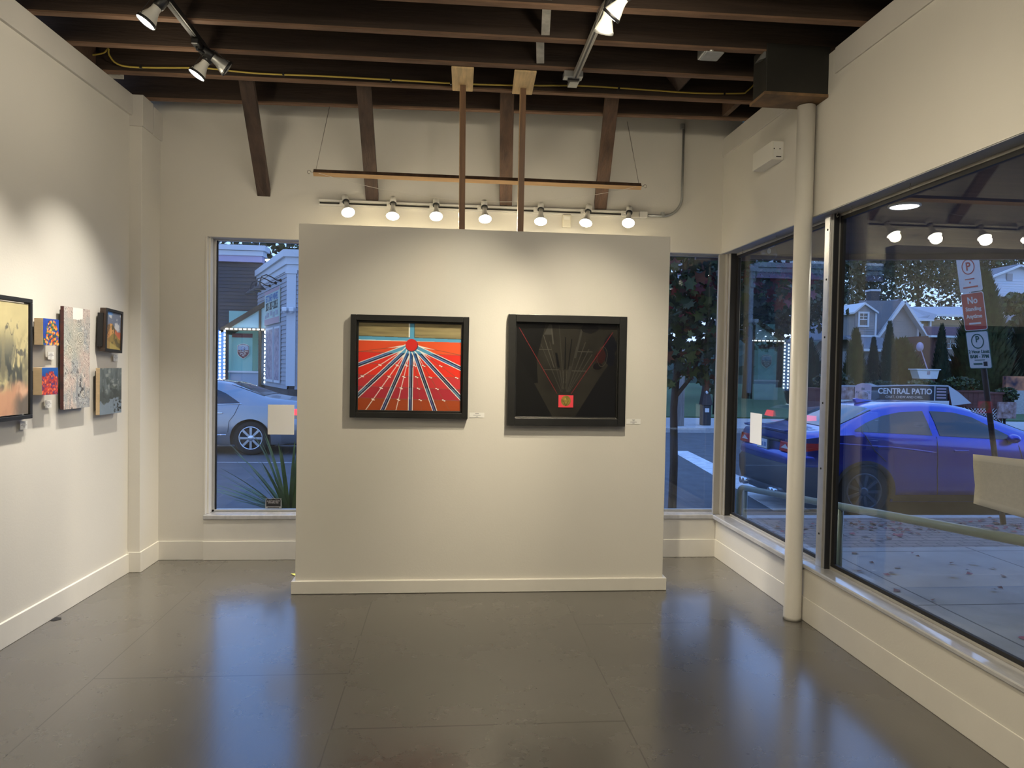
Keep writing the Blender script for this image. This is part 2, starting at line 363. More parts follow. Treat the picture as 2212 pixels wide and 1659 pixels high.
# ------------------------------------------------------------------ room shell (metres; camera at origin, Y into the picture)
TH=.03341; XL=-2.43457; XR=2.227; YB=5.657; ZT=3.42; ZH=2.49; ZS=.35
def LW(u,off=0,z=0): return (XL+u*math.sin(TH)+off*math.cos(TH), u*math.cos(TH)-off*math.sin(TH), z)
LM=Matrix.Translation((XL,0,0))@Matrix.Rotation(-TH,4,'Z')      # left-wall frame: x into room, y along wall
st(MB().box(-3.4,-4.2,-.25,2.40,5.80,0).build('floor',M['floor']))
mb=MB(); mb.poly([(-2.235,4.372,.0008),(-2.26,4.34,.0008),(-2.31,4.36,.0008),(-2.318,4.40,.0008),(-2.28,4.405,.0008),(-2.25,4.40,.0008)]); mb.prism([(-2.235,4.372,.0007),(-2.26,4.34,.0007),(-2.31,4.36,.0007),(-2.318,4.40,.0007),(-2.28,4.405,.0007),(-2.25,4.40,.0007)],(0,0,.0012))
st(mb.build('trim_1',M['gasket']))            # gap chewed in the boards beside the left baseboard
o=st(MB().box(-.18,-4.2,0,-.014,5.34,ZT).build('wall_left',M['wall'])); o.matrix_world=LM
o=st(MB().box(-.10,-4.2,3.272,.008,5.34,ZT).build('trim_2',M['band'],bevel=.003)); o.matrix_world=LM
o=st(MB().box(-.02,-4.2,0,.0,5.335,.138).build('baseboard_left',M['trimw'],bevel=.003)); o.matrix_world=LM
# pilaster at the far end of the left wall
st(MB().box(-2.42,5.327,0,-2.186,YB,ZT-.22).build('wall_pilaster',M['wall'],bevel=.003))
mb=MB().box(-2.40,5.322,3.20,-2.178,5.50,ZT); mb.box(-2.40,5.505,3.195,-2.172,YB,ZT-.02)
st(mb.build('trim_3',M['band'],bevel=.002))
st(MB().box(-2.40,5.318,0,-2.176,YB-.012,.148).build('baseboard_pilaster',M['trimw'],bevel=.003))
# back wall with one wide window opening
OXL,OXR=-1.848,XR-.02
mb=MB().box(-2.42,YB,0,OXL,YB+.15,3.75).box(OXL,YB,ZH,XR+.15,YB+.15,3.75).box(OXL,YB,0,XR+.15,YB+.15,ZS-.02)
st(mb.build('wall_back',M['wall']))
st(MB().box(-2.19,YB-.016,0,OXL,YB,.147).build('baseboard_back',M['trimw'],bevel=.003))
st(MB().box(OXL,YB-.028,0,XR,YB,.147).build('baseboard_rear',M['trimw'],bevel=.003))
st(MB().box(OXL+.002,YB-.012,.10,XR,YB,ZS-.03).build('trim_4',M['trimw']))
st(MB().box(OXL,YB-.03,ZS-.035,XR+.1,YB+.10,ZS).build('trim_5',M['sill'],bevel=.006))
# jamb lining at the left of the rear window
mb=MB().box(OXL-.004,YB-.004,ZS,OXL+.012,YB+.03,ZH).box(OXL,YB+.03,ZS,OXL+.026,YB+.10,ZH)
st(mb.build('trim_6',M['trimw'],bevel=.003))
GY=YB+.115
mb=MB().box(OXL+.022,GY-.012,ZS,OXL+.045,GY+.03,ZH-.01)
mb.box(OXL+.022,GY-.012,ZS-.002,XR+.10,GY+.03,ZS+.018).box(OXL+.022,GY-.01,ZH-.012,XR+.10,GY+.03,ZH+.002)
for x in (-.45,.95): mb.box(x-.02,GY-.02,ZS,x+.02,GY+.03,ZH)
w1=st(mb.build('window_1',M['alu'],bevel=.002))
MB().box(OXL+.035,GY,ZS+.012,XR+.115,GY+.006,ZH-.008).build('pane',M['glass'],w1)
mb=MB().box(OXL+.045,GY-.004,ZS+.012,OXL+.055,GY+.012,ZH-.012)
mb.build('gasket',M['gasket'],w1)
# right wall: knee wall, header, two panes and a mullion
YE=-4.2
mb=MB().box(XR,YE,ZH,XR+.16,YB+.15,ZT).box(XR,YE,0,XR+.16,YB,ZS-.02)
st(mb.build('wall_right',M['wall']))
st(MB().box(XR-.012,YE,3.272,XR+.02,3.98,ZT).box(XR-.012,4.26,3.272,XR+.02,YB,ZT).build('trim_7',M['band'],bevel=.003))
st(MB().box(XR-.006,YE,0,XR,YB,.148).build('baseboard_right',M['trimw'],bevel=.004))
st(MB().box(XR-.030,4.255,ZS-.035,XR+.12,YB,ZS).box(XR-.012,YE,ZS-.025,XR+.12,4.255,ZS).build('trim_8',M['sill'],bevel=.006))
st(MB().box(XR+.003,YE,ZH-.005,XR+.10,YB-.02,ZH+.004).box(OXL+.03,YB+.002,ZH-.005,XR+.02,YB+.10,ZH+.004).build('trim_9',M['head']))
GX=XR+.115
def wframe(n,y0,y1):
    mb=MB().box(GX-.014,y0,ZS,GX+.03,y1,ZS+.014).box(GX-.012,y0,ZH-.02,GX+.03,y1,ZH)
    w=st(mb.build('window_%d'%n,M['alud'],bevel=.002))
    MB().box(GX,y0,ZS+.01,GX+.006,y1,ZH-.01).build('pane',M['glassr'],w)
    MB().box(GX-.007,y0,ZS+.014,GX+.012,y1,ZS+.034).box(GX-.007,y0,ZH-.042,GX+.012,y1,ZH-.02).box(GX-.006,y1-.03,ZS+.014,GX+.012,y1,ZH-.02).build('gasket',M['gasket'],w)
    return w
wframe(2,4.165,YB-.06); wframe(3,-1.2,4.075)
# mullion with countersunk screws
mb=MB().box(GX-.055,4.098,ZS,GX-.012,4.165,ZH).box(GX-.045,4.075,ZS,GX+.03,4.098,ZH)
for z in (.55,.95,1.35,1.75,2.1,2.4):
    mb.lathe([(0,.004),(.006,.003),(.007,0)],Matrix.Translation((GX-.055,4.131,z))@Matrix.Rotation(-PI/2,4,'Y'),10,1)
mu=st(mb.build('trim_10',[M['alu'],M['steel']],bevel=.002))
MB().box(GX-.048,4.066,ZS,GX-.02,4.076,ZH).build('gasket',M['gasket'],mu)
# corner post where the two window walls meet
mb=MB().box(XR-.015,YB+.005,ZS,XR+.05,YB+.035,ZH).box(XR+.035,YB-.035,ZS,XR+.062,YB+.02,ZH).box(XR+.05,YB-.06,ZS,GX+.03,YB+.15,ZH)
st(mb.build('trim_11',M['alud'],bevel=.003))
MB().box(XR+.058,YB-.066,ZS,GX-.008,YB-.058,ZH).build('trim_12',M['gasket'])['kind']='structure'
# room behind the camera
st(MB().box(-3.4,-4.35,0,2.4,-4.2,3.75).build('wall_front',M['wall']))
# ceiling: dark roof deck on exposed joists
st(MB().box(-3.3,-4.3,3.70,2.75,5.95,3.78).build('ceiling',M['deck']))
st(MB().box(-3.3,-4.3,3.42,-2.95,5.95,3.70).build('trim_13',M['deck'])); st(MB().box(2.55,-4.3,3.42,2.7,5.95,3.70).build('trim_14',M['deck']))
JN=['nearest the back wall','second from the back wall','third from the back wall','fourth from the back wall','fifth from the back wall','sixth from the back wall, at the top edge']
JY=[(5.41,5.235),(4.945,4.885),(4.53,4.488),(4.155,4.10),(3.785,3.715),(3.39,3.30)]
def joist(i,y0,y1):
    sl=(y1-y0)/3.6
    p0=Vector((-2.9,y0-sl*.9,0)); p1=Vector((2.5,y1+sl*.9,0))
    mb=MB().beam(p0+Vector((0,0,3.565)),p1+Vector((0,0,3.565)),.044,.27)
    o=mb.build('ceiling_joist',M['joist'])
    MB().beam(p0+Vector((0,0,3.4255)),p1+Vector((0,0,3.4255)),.0445,.011).build('bottom_edge',M['joistedge'],o)
    return o
for i,(a,b) in enumerate(JY):
    tag(joist(i,a,b),'dark brown exposed ceiling joist, '+JN[i],'joist','exposed ceiling joists')
for k in range(15):
    y=2.95-k*.43; st(MB().beam((-2.9,y,3.565),(2.5,y-.06,3.565),.044,.27).build('trim_%d'%(20+k),M['joist']))
# short blocking between joists
def blk(lbl,x0,y0,z0,x1,y1,z1,m='strut2',rot=0):
    c=Vector(((x0+x1)/2,(y0+y1)/2,(z0+z1)/2)); h=Vector((x1-x0,y1-y0,z1-z0))/2
    o=MB().box(-h.x,-h.y,-h.z,h.x,h.y,h.z).build('wood_block',M[m],loc=c,rot=(0,rot,0)); tag(o,lbl,'block')
blk('reddish wood block above the left wall between the second and third joists',-2.36,4.57,3.425,-2.31,4.92,3.60)
blk('pale wood block above the end of the left wall by the corner',-2.28,4.99,3.421,-2.19,5.05,3.62,'chip')
blk('reddish wood block above the right wall near the rear corner',2.02,4.915,3.435,2.06,5.205,3.68)
blk('slanted dark wood wedge between joists near the steel beam end',1.52,4.515,3.46,1.56,4.86,3.60,'strut',-.7)
for i,(x0,y0,x1,y1,l) in enumerate([(.467,3.44,.49,3.70,'chipped white painted strip at the top edge of the photo between joists'),(.505,3.82,.535,4.09,'chipped white painted strip between the fourth and fifth joists'),(.514,4.17,.556,4.47,'chipped white and grey strip touching the third joist')]):
    o=MB().beam((x0,y0,3.50),(x1,y1,3.445),.048,.012).build('painted_strip',M['chip']); tag(o,l,'strip','white painted strips between joists')
# four raking struts from the second joist down to the back wall
SX=[(-1.385,-1.422,'leftmost raking wooden strut above the rear window, alone left of the lamp rail'),(-.60,-.598,'raking wooden strut behind the left half of the hanging batten'),(.39,.452,'raking wooden strut with split orange edge between the two wooden posts'),(1.14,1.216,'rightmost raking wooden strut, near the right end of the hanging batten')]
for i,(xt,xb,l) in enumerate(SX):
    p0=Vector((xt-.006*(xb-xt),4.98,3.52)); p1=Vector((xb,5.70,2.80)); d=(p1-p0).normalized()
    a=(3.42+.25-p0.z)/d.z*0; mb=MB().beam(p0,p1,.098,.045,up=(0,1,.6))
    o=mb.build('ceiling_strut',M['strut' if i<2 else 'strut2'],bevel=.004); tag(o,l,'strut','raking struts on the back wall')
# steel beam end carrying the column
t=thing('steel_beam_end','black steel beam end resting on the white pipe column','steel beam',(2.05,4.15,3.165))
MB().box(-.205,-.085,.02,.185,.10,.30).build('beam_box',M['steel'],t,bevel=.003)
MB().box(-.215,-.09,0,.20,.12,.018).build('bearing_plate',M['rust'],t)
MB().prism([(-.205,-.07,.22),(-.25,-.07,.20),(-.205,-.07,.27)],(0,.05,0)).build('bent_flange',M['galv'],t)
MB().box(.176,-.07,.015,.24,.02,.035).build('bracket',M['galv'],t)
o=MB().lathe([(0,0),(.054,0),(.0535,.02),(.0525,.03),(.0525,3.158),(0,3.158)],Matrix.Translation((2.166,4.20,0.001)),40).build('pipe_column',M['offwhite'])
o.data.materials[0]=M['trimw']; tag(o,'round white painted steel pipe column standing against the right wall','column')
# ------------------------------------------------------------------ display wall hung from the joists
t=thing('display_wall','freestanding white display wall with a low baseboard, hung on two wooden posts','display wall',(.27,4.86,0))
MB().box(-1.25,-.058,.085,1.255,.058,2.452).build('panel',M['wall'],t,bevel=.003)
MB().box(-1.272,-.082,.001,1.277,.075,.088).build('baseboard',M['trimw'],t,bevel=.004)
for x,xt,l in ((-.18,-.189,'left'),(.216,.216,'right')):
    p=MB().beam((x,-.03,2.45),(xt,-.045,3.412),.038,.035,up=(0,1,0)).build('post',M['fir'],t)
    MB().beam((x-.0205,-.03,2.452),(xt-.0205,-.045,3.41),.003,.034,up=(0,1,0)).build('lit_edge',M['firlit'],p)  # light on the post's left face painted as a paler strip
    k=.03 if l=='right' else 0
    MB().prism([(xt-.08-k*.2,-.33,3.408),(xt+.062-k*.2,-.33,3.408),(xt+.068+k*.1,.05,3.408),(xt-.07+k*.1,.05,3.408)],(0,0,.012)).build('plywood_plate',M['pine'],t,bevel=.004)
# hanging wooden batten on wires with a slack string under it
t=thing('hanging_batten','long thin wooden batten hung on wires in front of the back wall','batten',(.225,5.16,2.88))
a=-.62; MB().box(-1.18,-.017,-.017,1.18,.017,.017,0,Matrix.Rotation(a,4,'X')).build('batten',M['strut2'],t)
MB().box(-1.181,-.0172,-.0185,1.181,.0172,-.016,0,Matrix.Rotation(a,4,'X')).build('lit_underside',M['firlit'],t)  # lit lower face put into paler wood; the batten itself kept darker
for s in (-1,1):
    c=MB().tube([(s*1.18,0,.003),(s*1.20,0,.003)]+[(s*(1.212+.012*math.cos(a)*-1),0,.003+.012*math.sin(a)) for a in np.linspace(0,5.2,10)],.0025,6).build('eye_hook',M['wire'],t)
    MB().tube([(s*1.165,0,.017),(s*1.09,.09,.50)],.0022,6).build('wire',M['wire'],t)
MB().tube([(x,-.02,-.005-.155*(1-(x/1.15)**2)) for x in np.linspace(-1.15,1.15,30)],.0016,5).build('string',M['string'],t)
# ------------------------------------------------------------------ rear lamp rail
t=thing('lamp_rail','long white lamp rail fixed across the back wall above the display wall','track rail',(.283,YB,2.778))
mb=MB().box(-1.283,-.022,-.024,1.283,0,-.010).box(-1.283,-.022,.010,1.283,0,.024).box(-1.283,-.008,-.014,1.283,0,.014)
mb.build('rail',M['white'],t); MB().box(-1.28,-.012,-.006,1.283,-.007,.006).build('slot',M['steel'],t)
MB().box(1.10,-.03,-.022,1.24,-.004,.022).build('feed_box',M['offwhite'],t,bevel=.003); MB().box(1.245,-.035,-.026,1.31,0,.026).build('end_box',M['white'],t,bevel=.003)
pts=[(1.585,YB-.02,2.775),(1.72,YB-.02,2.775)]+[(1.72+.157*math.sin(a),YB-.02,2.932-.157*math.cos(a)) for a in np.linspace(.2,PI/2,8)]+[(1.877,YB-.02,3.52)]
t=thing('conduit','grey bent metal conduit rising beside the rear lamp rail to the ceiling','conduit',(0,0,0))
MB().tube(pts,.010,12).build('pipe',M['galv'],t)
for p in ((1.72,YB-.018,2.776),(1.866,YB-.018,3.49)): MB().box(p[0]-.012,p[1]-.014,p[2]-.012,p[0]+.012,p[1]+.016,p[2]+.03).build('strap',M['galv'],t)
def aim(d,roll=0):
    return Vector(d).normalized().to_track_quat('-Z','Y').to_matrix().to_4x4()
BULB=[(0,.0),(.0165,0),(.0175,-.035),(.0195,-.055),(.027,-.075),(.038,-.093),(.0475,-.107),(.0495,-.113),(.0485,-.117)]
def rail_lamp(x,d,lbl,first=[None]):
    t=thing('rail_lamp',lbl,'spot lamp',(x,YB-.03,2.782),0,'white lamps on the rear rail')
    MB().box(-.052,-.012,-.02,-.012,.012,.02).build('adapter',M['white'],t,bevel=.004)
    MB().tube([(-.03,-.008,0),(-.02,-.03,-.003),(0,-.04,0)],.009,8).build('swivel',M['white'],t)
    R_=Matrix.Translation((0,-.045,.006))@aim(d)
    MB().lathe([(0,.045),(.022,.045),(.024,.04),(.024,-.012),(.0,-.012)],R_).build('socket',M['white'],t)
    MB().lathe([(.0245,-.013),(.0265,-.012),(.0265,-.018),(.0245,-.018),(.0,-.019)],R_).build('collar',M['black'],t)
    R2=R_@Matrix.Translation((0,0,-.018))
    MB().lathe(BULB,R2).build('bulb',M['bulb'],t); MB().lathe([(.0485,-.117),(.040,-.123),(.02,-.1265),(0,-.1275)],R2).build('lens',M['lamp'],t)
    return t,(Matrix.Translation(t.location)@R2@Matrix.Translation((0,0,-.145))).translation
LAMPS=[(-.79,(.26,-.66,-.92)),(-.43,(.02,-.52,-1.0)),(-.10,(.03,-.66,-.98)),(.275,(.04,-.58,-1.0)),(.72,(-.06,-.54,-1.0)),(1.10,(-.26,-.52,-1.0)),(1.43,(-.22,-.68,-.95))]
ORD=['first from left, beside the bare rail end','second from left, below the left strut','third from the left','fourth from left, between the wooden posts','fifth from left, just right of the posts','sixth from left, right of the motion sensor','rightmost, at the feed box']
SPOTS=[]
for (x,d),l in zip(LAMPS,ORD):
    t,p=rail_lamp(x,d,'white lit spot lamp on the rear rail, '+l); SPOTS.append((p,d))
# motion sensor on the back wall
t=thing('motion_sensor','small white motion sensor on the back wall between two rail lamps','sensor',(.936,YB,2.705))
MB().box(-.034,-.035,-.052,.034,0,.05).build('housing',M['offwhite'],t,bevel=.006); MB().box(-.026,-.038,.008,.026,-.030,.036).build('lens',M['white'],t,bevel=.003)
# ------------------------------------------------------------------ ceiling tracks
def track(nm,lbl,x0,y0,x1,y1,m):
    t=thing(nm,lbl,'track',(0,0,0))
    MB().beam((x0,y0,3.398),(x1,y1,3.398),.034,.03).build('rail',M[m],t)
    return t
t=track('ceiling_track','black ceiling track at the upper left running toward the back',-1.47,-2.5,-1.462,4.50,'black')
MB().beam((-1.464,3.0,3.3825),(-1.458,4.48,3.3825),.010,.004).build('slot',M['steel'],t); MB().box(-1.49,4.50,3.375,-1.43,4.56,3.42).build('end_feed',M['black'],t)
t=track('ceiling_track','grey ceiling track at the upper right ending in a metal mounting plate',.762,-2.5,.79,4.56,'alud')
MB().beam((.765,2.4,3.3825),(.79,4.52,3.3825),.010,.004).build('slot',M['black'],t)
MB().box(.715,4.50,3.385,.835,4.57,3.42).build('mounting_plate',M['galv'],t); MB().box(.762,4.54,3.375,.822,4.66,3.40).build('end_feed',M['galv'],t); MB().box(.745,4.535,3.372,.815,4.56,3.40).build('clip',M['black'],t)
def track_lamp(nm,lbl,base,c,d,lit=True,glow=False,dark=False):
    t=thing(nm,lbl,'spot lamp',base,0,'lamps on the ceiling tracks')
    b=Vector(base); c=Vector(c)-b; d=Vector(d).normalized(); s=1.0
    MB().box(-.02,-.045,-.045,.02,.045,-.015).build('adapter',M['black'],t,bevel=.004)
    R_=Matrix.Translation(c)@aim(d)
    tail=R_@Vector((0,0,.085))
    MB().tube([(0,0,-.04),(0,0,-.06),tail],.008,8).build('stem',M['black'],t)
    MB().lathe([(0,.10),(.026,.10),(.029,.09),(.029,.045),(.024,.036),(0,.036)],R_).build('socket',M['black'],t)
    B=[(0,.04),(.020,.04),(.0235,.036),(.0235,.02),(.028,.0),(.037,-.022),(.0455,-.045),(.047,-.05)]
    MB().lathe(B,R_).build('bulb',M['bulbglow' if glow else 'galv' if dark else 'bulb'],t)
    MB().lathe([(.047,-.049),(.050,-.050),(.0505,-.062),(.048,-.064)],R_).build('rim_ring',M['white' if glow else 'black'],t)
    MB().lathe([(.048,-.060),(.03,-.066),(0,-.068)],R_).build('lens',M['lampc'] if lit else M['galv'],t)
    for a in (.4,2.6):
        MB().tube([R_@Vector((.03*math.cos(a),.03*math.sin(a),.09)),R_@Vector((.055*math.cos(a),.055*math.sin(a),.03)),R_@Vector((.0515*math.cos(a),.0515*math.sin(a),-.055))],.0018,5).build('wire_clip',M['black'],t)
    return (R_@Matrix.Translation((0,0,-.09))).translation+b
pA=track_lamp('track_lamp','lit white spot lamp on the left ceiling track, nearer the camera',(-1.466,3.66,3.395),(-1.492,3.755,3.275),(-.52,-.14,-.86))
pB=track_lamp('track_lamp','lit white spot lamp at the far end of the left ceiling track',(-1.463,4.30,3.395),(-1.462,4.39,3.272),(-.50,-.12,-.86))
track_lamp('track_lamp','unlit dark spot lamp turned away at the end of the left ceiling track',(-1.462,4.42,3.395),(-1.375,4.40,3.31),(.75,.35,-.5),lit=False,dark=True)
pD=track_lamp('track_lamp','glowing white spot lamp pointing down from the right ceiling track',(.775,3.46,3.395),(.768,3.53,3.275),(-.12,.55,-.84),glow=True)
pE=track_lamp('track_lamp','white spot lamp tilted sideways at the top edge on the right ceiling track',(.78,3.34,3.395),(.80,3.40,3.285),(-.62,.55,-.75))
# yellow cable along the second joist
t=thing('yellow_cable','yellow electrical cable clipped along the second ceiling joist','cable',(0,0,0))
P=[(-2.32,4.88,3.50),(-2.24,4.87,3.515),(-2.205,4.86,3.54),(-2.20,4.86,3.50),(-2.147,4.86,3.445),(-2.02,4.86,3.431),(-1.643,4.86,3.449),(-1.555,4.86,3.448),(-1.26,4.855,3.432),(-.841,4.85,3.436),(-.353,4.85,3.436),(.081,4.85,3.436),(.491,4.85,3.447),(.874,4.85,3.466),(1.297,4.85,3.464),(1.693,4.85,3.46),(2.01,4.85,3.475),(2.06,4.85,3.49),(2.13,4.84,3.56)]
q=[]
for i in range(len(P)-1):
    p0,p1,p2,p3=[Vector(P[max(0,min(len(P)-1,i+k))]) for k in (-1,0,1,2)]
    for s in np.linspace(0,1,5)[:-1]:
        q.append(.5*((2*p1)+(p2-p0)*s+(2*p0-5*p1+4*p2-p3)*s*s+(3*p1-p0-3*p2+p3)*s**3))
q.append(Vector(P[-1])); MB().tube(q,.0055,8).build('cable',M['yellowcable'],t)
for x,z in ((-2.0,3.432),(-1.1,3.436),(-.4,3.437),(.0,3.437),(1.15,3.464),(1.9,3.465)): MB().box(x-.006,4.842,z-.009,x+.006,4.866,z+.009).build('clip',M['black'],t)
# grey junction box above the joists
t=thing('junction_box','grey metal junction box between joists left of the steel beam end','junction box',(1.545,4.16,3.47))
MB().box(-.06,-.04,-.055,.065,.08,.06).build('box',M['galv'],t,bevel=.006); MB().box(-.05,-.05,-.06,.055,.07,-.05).build('cover',M['galv'],t,bevel=.004); MB().lathe([(0,.012),(.012,.01),(.012,0)],Matrix.Translation((-.02,-.05,-.05))@Matrix.Rotation(PI/2,4,'X'),10).build('knockout',M['alu'],t)
# emergency light box on the right wall
t=thing('emergency_light','white boxy emergency light unit mounted high on the right wall','wall unit',(XR,4.755,3.015))
MB().box(-.085,-.15,-.062,0,.15,.062).build('case',M['white'],t,bevel=.004)
MB().box(-.072,-.1515,-.055,-.008,-.149,.055).build('end_plate',M['paper'],t); MB().box(-.055,-.153,-.045,-.02,-.151,-.039).build('slot',M['black'],t)
for x,z in ((-.07,.01),(-.03,.01)): MB().lathe([(0,.003),(.004,.002),(.004,0)],Matrix.Translation((x,-.151,z))@Matrix.Rotation(PI/2,4,'X'),10).build('screw',M['black'],t)
# cup hooks under the right window head
hk=None
HL=['nearest the rear corner','second from the rear corner','just right of the pipe column','third from the right end','black, above the large right pane']
for i,y in enumerate((5.37,4.80,4.02,3.87,3.36)):
    if hk is None:
        mb=MB().tube([(0,0,0),(0,0,-.012)]+[(0,.010*math.sin(a),-.022+.010*math.cos(a)) for a in np.linspace(0,4.2,10)],.0018,6); hk=mb.build('cup_hook',M['wire']); o=hk
    else: o=hk.copy(); COL.objects.link(o)
    o.location=(2.283,y,ZH-.004); tag(o,'small metal cup hook under the right window head, '+HL[i],'hook','cup hooks under the window head')
# paper corner behind the display wall
o=MB().prism([(-1.10,5.236,.006),(-1.03,5.16,.002),(-.98,5.25,.004)],(0,0,.001)).build('paper_note',M['yellow']); tag(o,'yellow paper corner on the floor behind the left end of the display wall','paper')
# square papers and sticker on the glass
o=MB().box(-1.402,GY-.0025,.963,-1.198,GY-.0008,1.20).build('paper_sheet',M['paper']); tag(o,'white square paper sheet taped to the left rear window','paper','papers taped to the windows')
o=MB().box(GX-.0025,5.075,.985,GX-.0008,5.275,1.217).build('paper_sheet',M['paper']); tag(o,'white paper sheet taped to the right window near the corner','paper','papers taped to the windows')
t=thing('security_sticker','black security sticker with silver border at the bottom of the left rear window','sticker',(-1.352,GY-.001,.413))
def shield(w,h,dy): return [(-w,dy,-h),(w,dy,-h),(w,dy,h*.6),(w*.93,dy,h*.75),(w,dy,h),(w*.3,dy,h*.92),(0,dy,h*1.08),(-w*.3,dy,h*.92),(-w,dy,h),(-w*.93,dy,h*.75),(-w,dy,h*.6)]
MB().prism(shield(.063,.041,0),(0,-.001,0)).build('border',M['galv'],t); MB().prism([(x,y,z+.007) for x,y,z in shield(.056,.030,-.001)],(0,-.0006,0)).build('field',M['black'],t)
text('ALERT SECURITY',.0135,M['signw'],'lettering',t,(0,-.0018,.019)); text('SYSTEMS, INC.',.0135,M['signw'],'lettering',t,(0,-.0018,.005)); MB().box(-.045,-.0022,-.036,.045,-.0016,-.030).build('number_line',M['black'],t)
# ------------------------------------------------------------------ pictures
def mixc(A,c,m): return A*(1-m[...,None])+np.array(c,float)*m[...,None]
def sst(a,b,x): t=np.clip((x-a)/(b-a),0,1); return t*t*(3-2*t)
def p_sun(u,v):
    X=u*1305; Y=v*1105; A=np.zeros(u.shape+(3,)); cx,cy=668,283
    rows=[(235,(238,84,42)),(385,(238,50,36)),(525,(236,50,30)),(665,(206,54,58)),(805,(178,44,58)),(945,(166,70,26)),(1200,(166,70,26))]
    A[:]=(240,78,40)
    sl=.018*X-10
    for (y0,c),(y1,_) in zip(rows[:-1],rows[1:]): A=mixc(A,c,((Y-sl>=y0)&(Y-sl<y1)).astype(float))
    A=mixc(A,(245,96,44),((Y-sl<385)&(X>668)).astype(float)*.7)
    d=np.hypot(X-cx,Y-cy)+1e-6
    for y0,_ in rows[1:-1]:
        A=mixc(A,(120,95,85),(np.abs(Y-sl-y0)<2.6).astype(float))
    thin=[(-5,725,1),(110,1095,1),(485,1095,1),(810,1105,0),(1165,1105,0),(1290,715,0),(1295,400,2),(5,380,2)]
    for ex,ey,k in thin:
        L=math.hypot(ex-cx,ey-cy); ux,uy=(ex-cx)/L,(ey-cy)/L; s=(X-cx)*ux+(Y-cy)*uy; o=(X-cx)*-uy+(Y-cy)*ux
        A=mixc(A,(150,80,60) if k!=1 else (250,245,235),((np.abs(o)<(4.0 if k==1 else 3.))&(s>0)).astype(float))
        A=mixc(A,(250,248,240),((np.abs(o)<np.clip((300-s)*.05,0,14))&(s>60)).astype(float))
        for y0,_ in rows[2:-1]:
            yy=y0+10; xx=cx+(yy-cy)*ux/uy if uy>.3 else -99
            for dx in (-12,14): A=mixc(A,(255,252,245),(((X-xx-dx*.8)/11)**2+((Y-yy-dx*.4)/6)**2<1).astype(float))
    main=[(-5,548),(-5,930),(315,1105),(663,1105),(975,1105),(1295,930),(1300,568)]
    for ex,ey in main:
        L=math.hypot(ex-cx,ey-cy); ux,uy=(ex-cx)/L,(ey-cy)/L; s=(X-cx)*ux+(Y-cy)*uy; o=(X-cx)*-uy+(Y-cy)*ux
        hw=20.
        A=mixc(A,(252,250,244),((np.abs(o)<hw+8+np.clip(150-s,0,99)*.08)&(s>30)).astype(float))
        c=np.zeros_like(A); c[:]=(92,172,214)
        yy=Y-sl
        c=mixc(c,(45,100,170),((yy>385)&(yy<=525)).astype(float)); c=mixc(c,(52,66,120),((yy>525)&(yy<=665)).astype(float))
        c=mixc(c,(18,20,58),((yy>665)&(yy<=805)).astype(float)); c=mixc(c,(70,110,140),((yy>805)&(yy<=945)).astype(float)); c=mixc(c,(28,26,110),(yy>945).astype(float))
        m=((np.abs(o)<hw)&(s>0)).astype(float); A=A*(1-m[...,None])+c*m[...,None]
        A=mixc(A,(16,18,50),((np.abs(o+11)<6)&(s>110)&(yy>385)).astype(float)); A=mixc(A,(150,170,200),((np.abs(o-2)<2.2)&(s>170)&(yy>385)).astype(float))
    top=(Y<240).astype(float); A=mixc(A,(250,250,245),top)
    band=((Y>186+X*.014)&(Y<228+X*.012)).astype(float); A=mixc(A,(92,172,214),band)
    sky=((Y<180+X*.014)).astype(float); t=fbm(u*5,v*40,3); C=np.array((150,137,98))*(.82+.36*t[...,None]); A=A*(1-sky[...,None])+C*sky[...,None]
    A=mixc(A,(70,75,70),((np.abs(Y-183-X*.014)<4)).astype(float))
    A=mixc(A,(250,250,245),((np.abs(X-639)<9)&(Y<190)).astype(float)); A=mixc(A,(92,172,214),((np.abs(X-673)<27)&(Y<300)).astype(float)); A=mixc(A,(250,250,245),((X>1284)&(Y<200)).astype(float)); A=mixc(A,(60,90,100),((np.abs(X-702)<3)&(Y<190)).astype(float))
    A=mixc(A,(40,60,90),(np.hypot(X-cx-3,Y-cy-7)<78).astype(float)); A=mixc(A,(222,44,36),(np.hypot(X-cx,Y-cy)<73).astype(float))
    return A
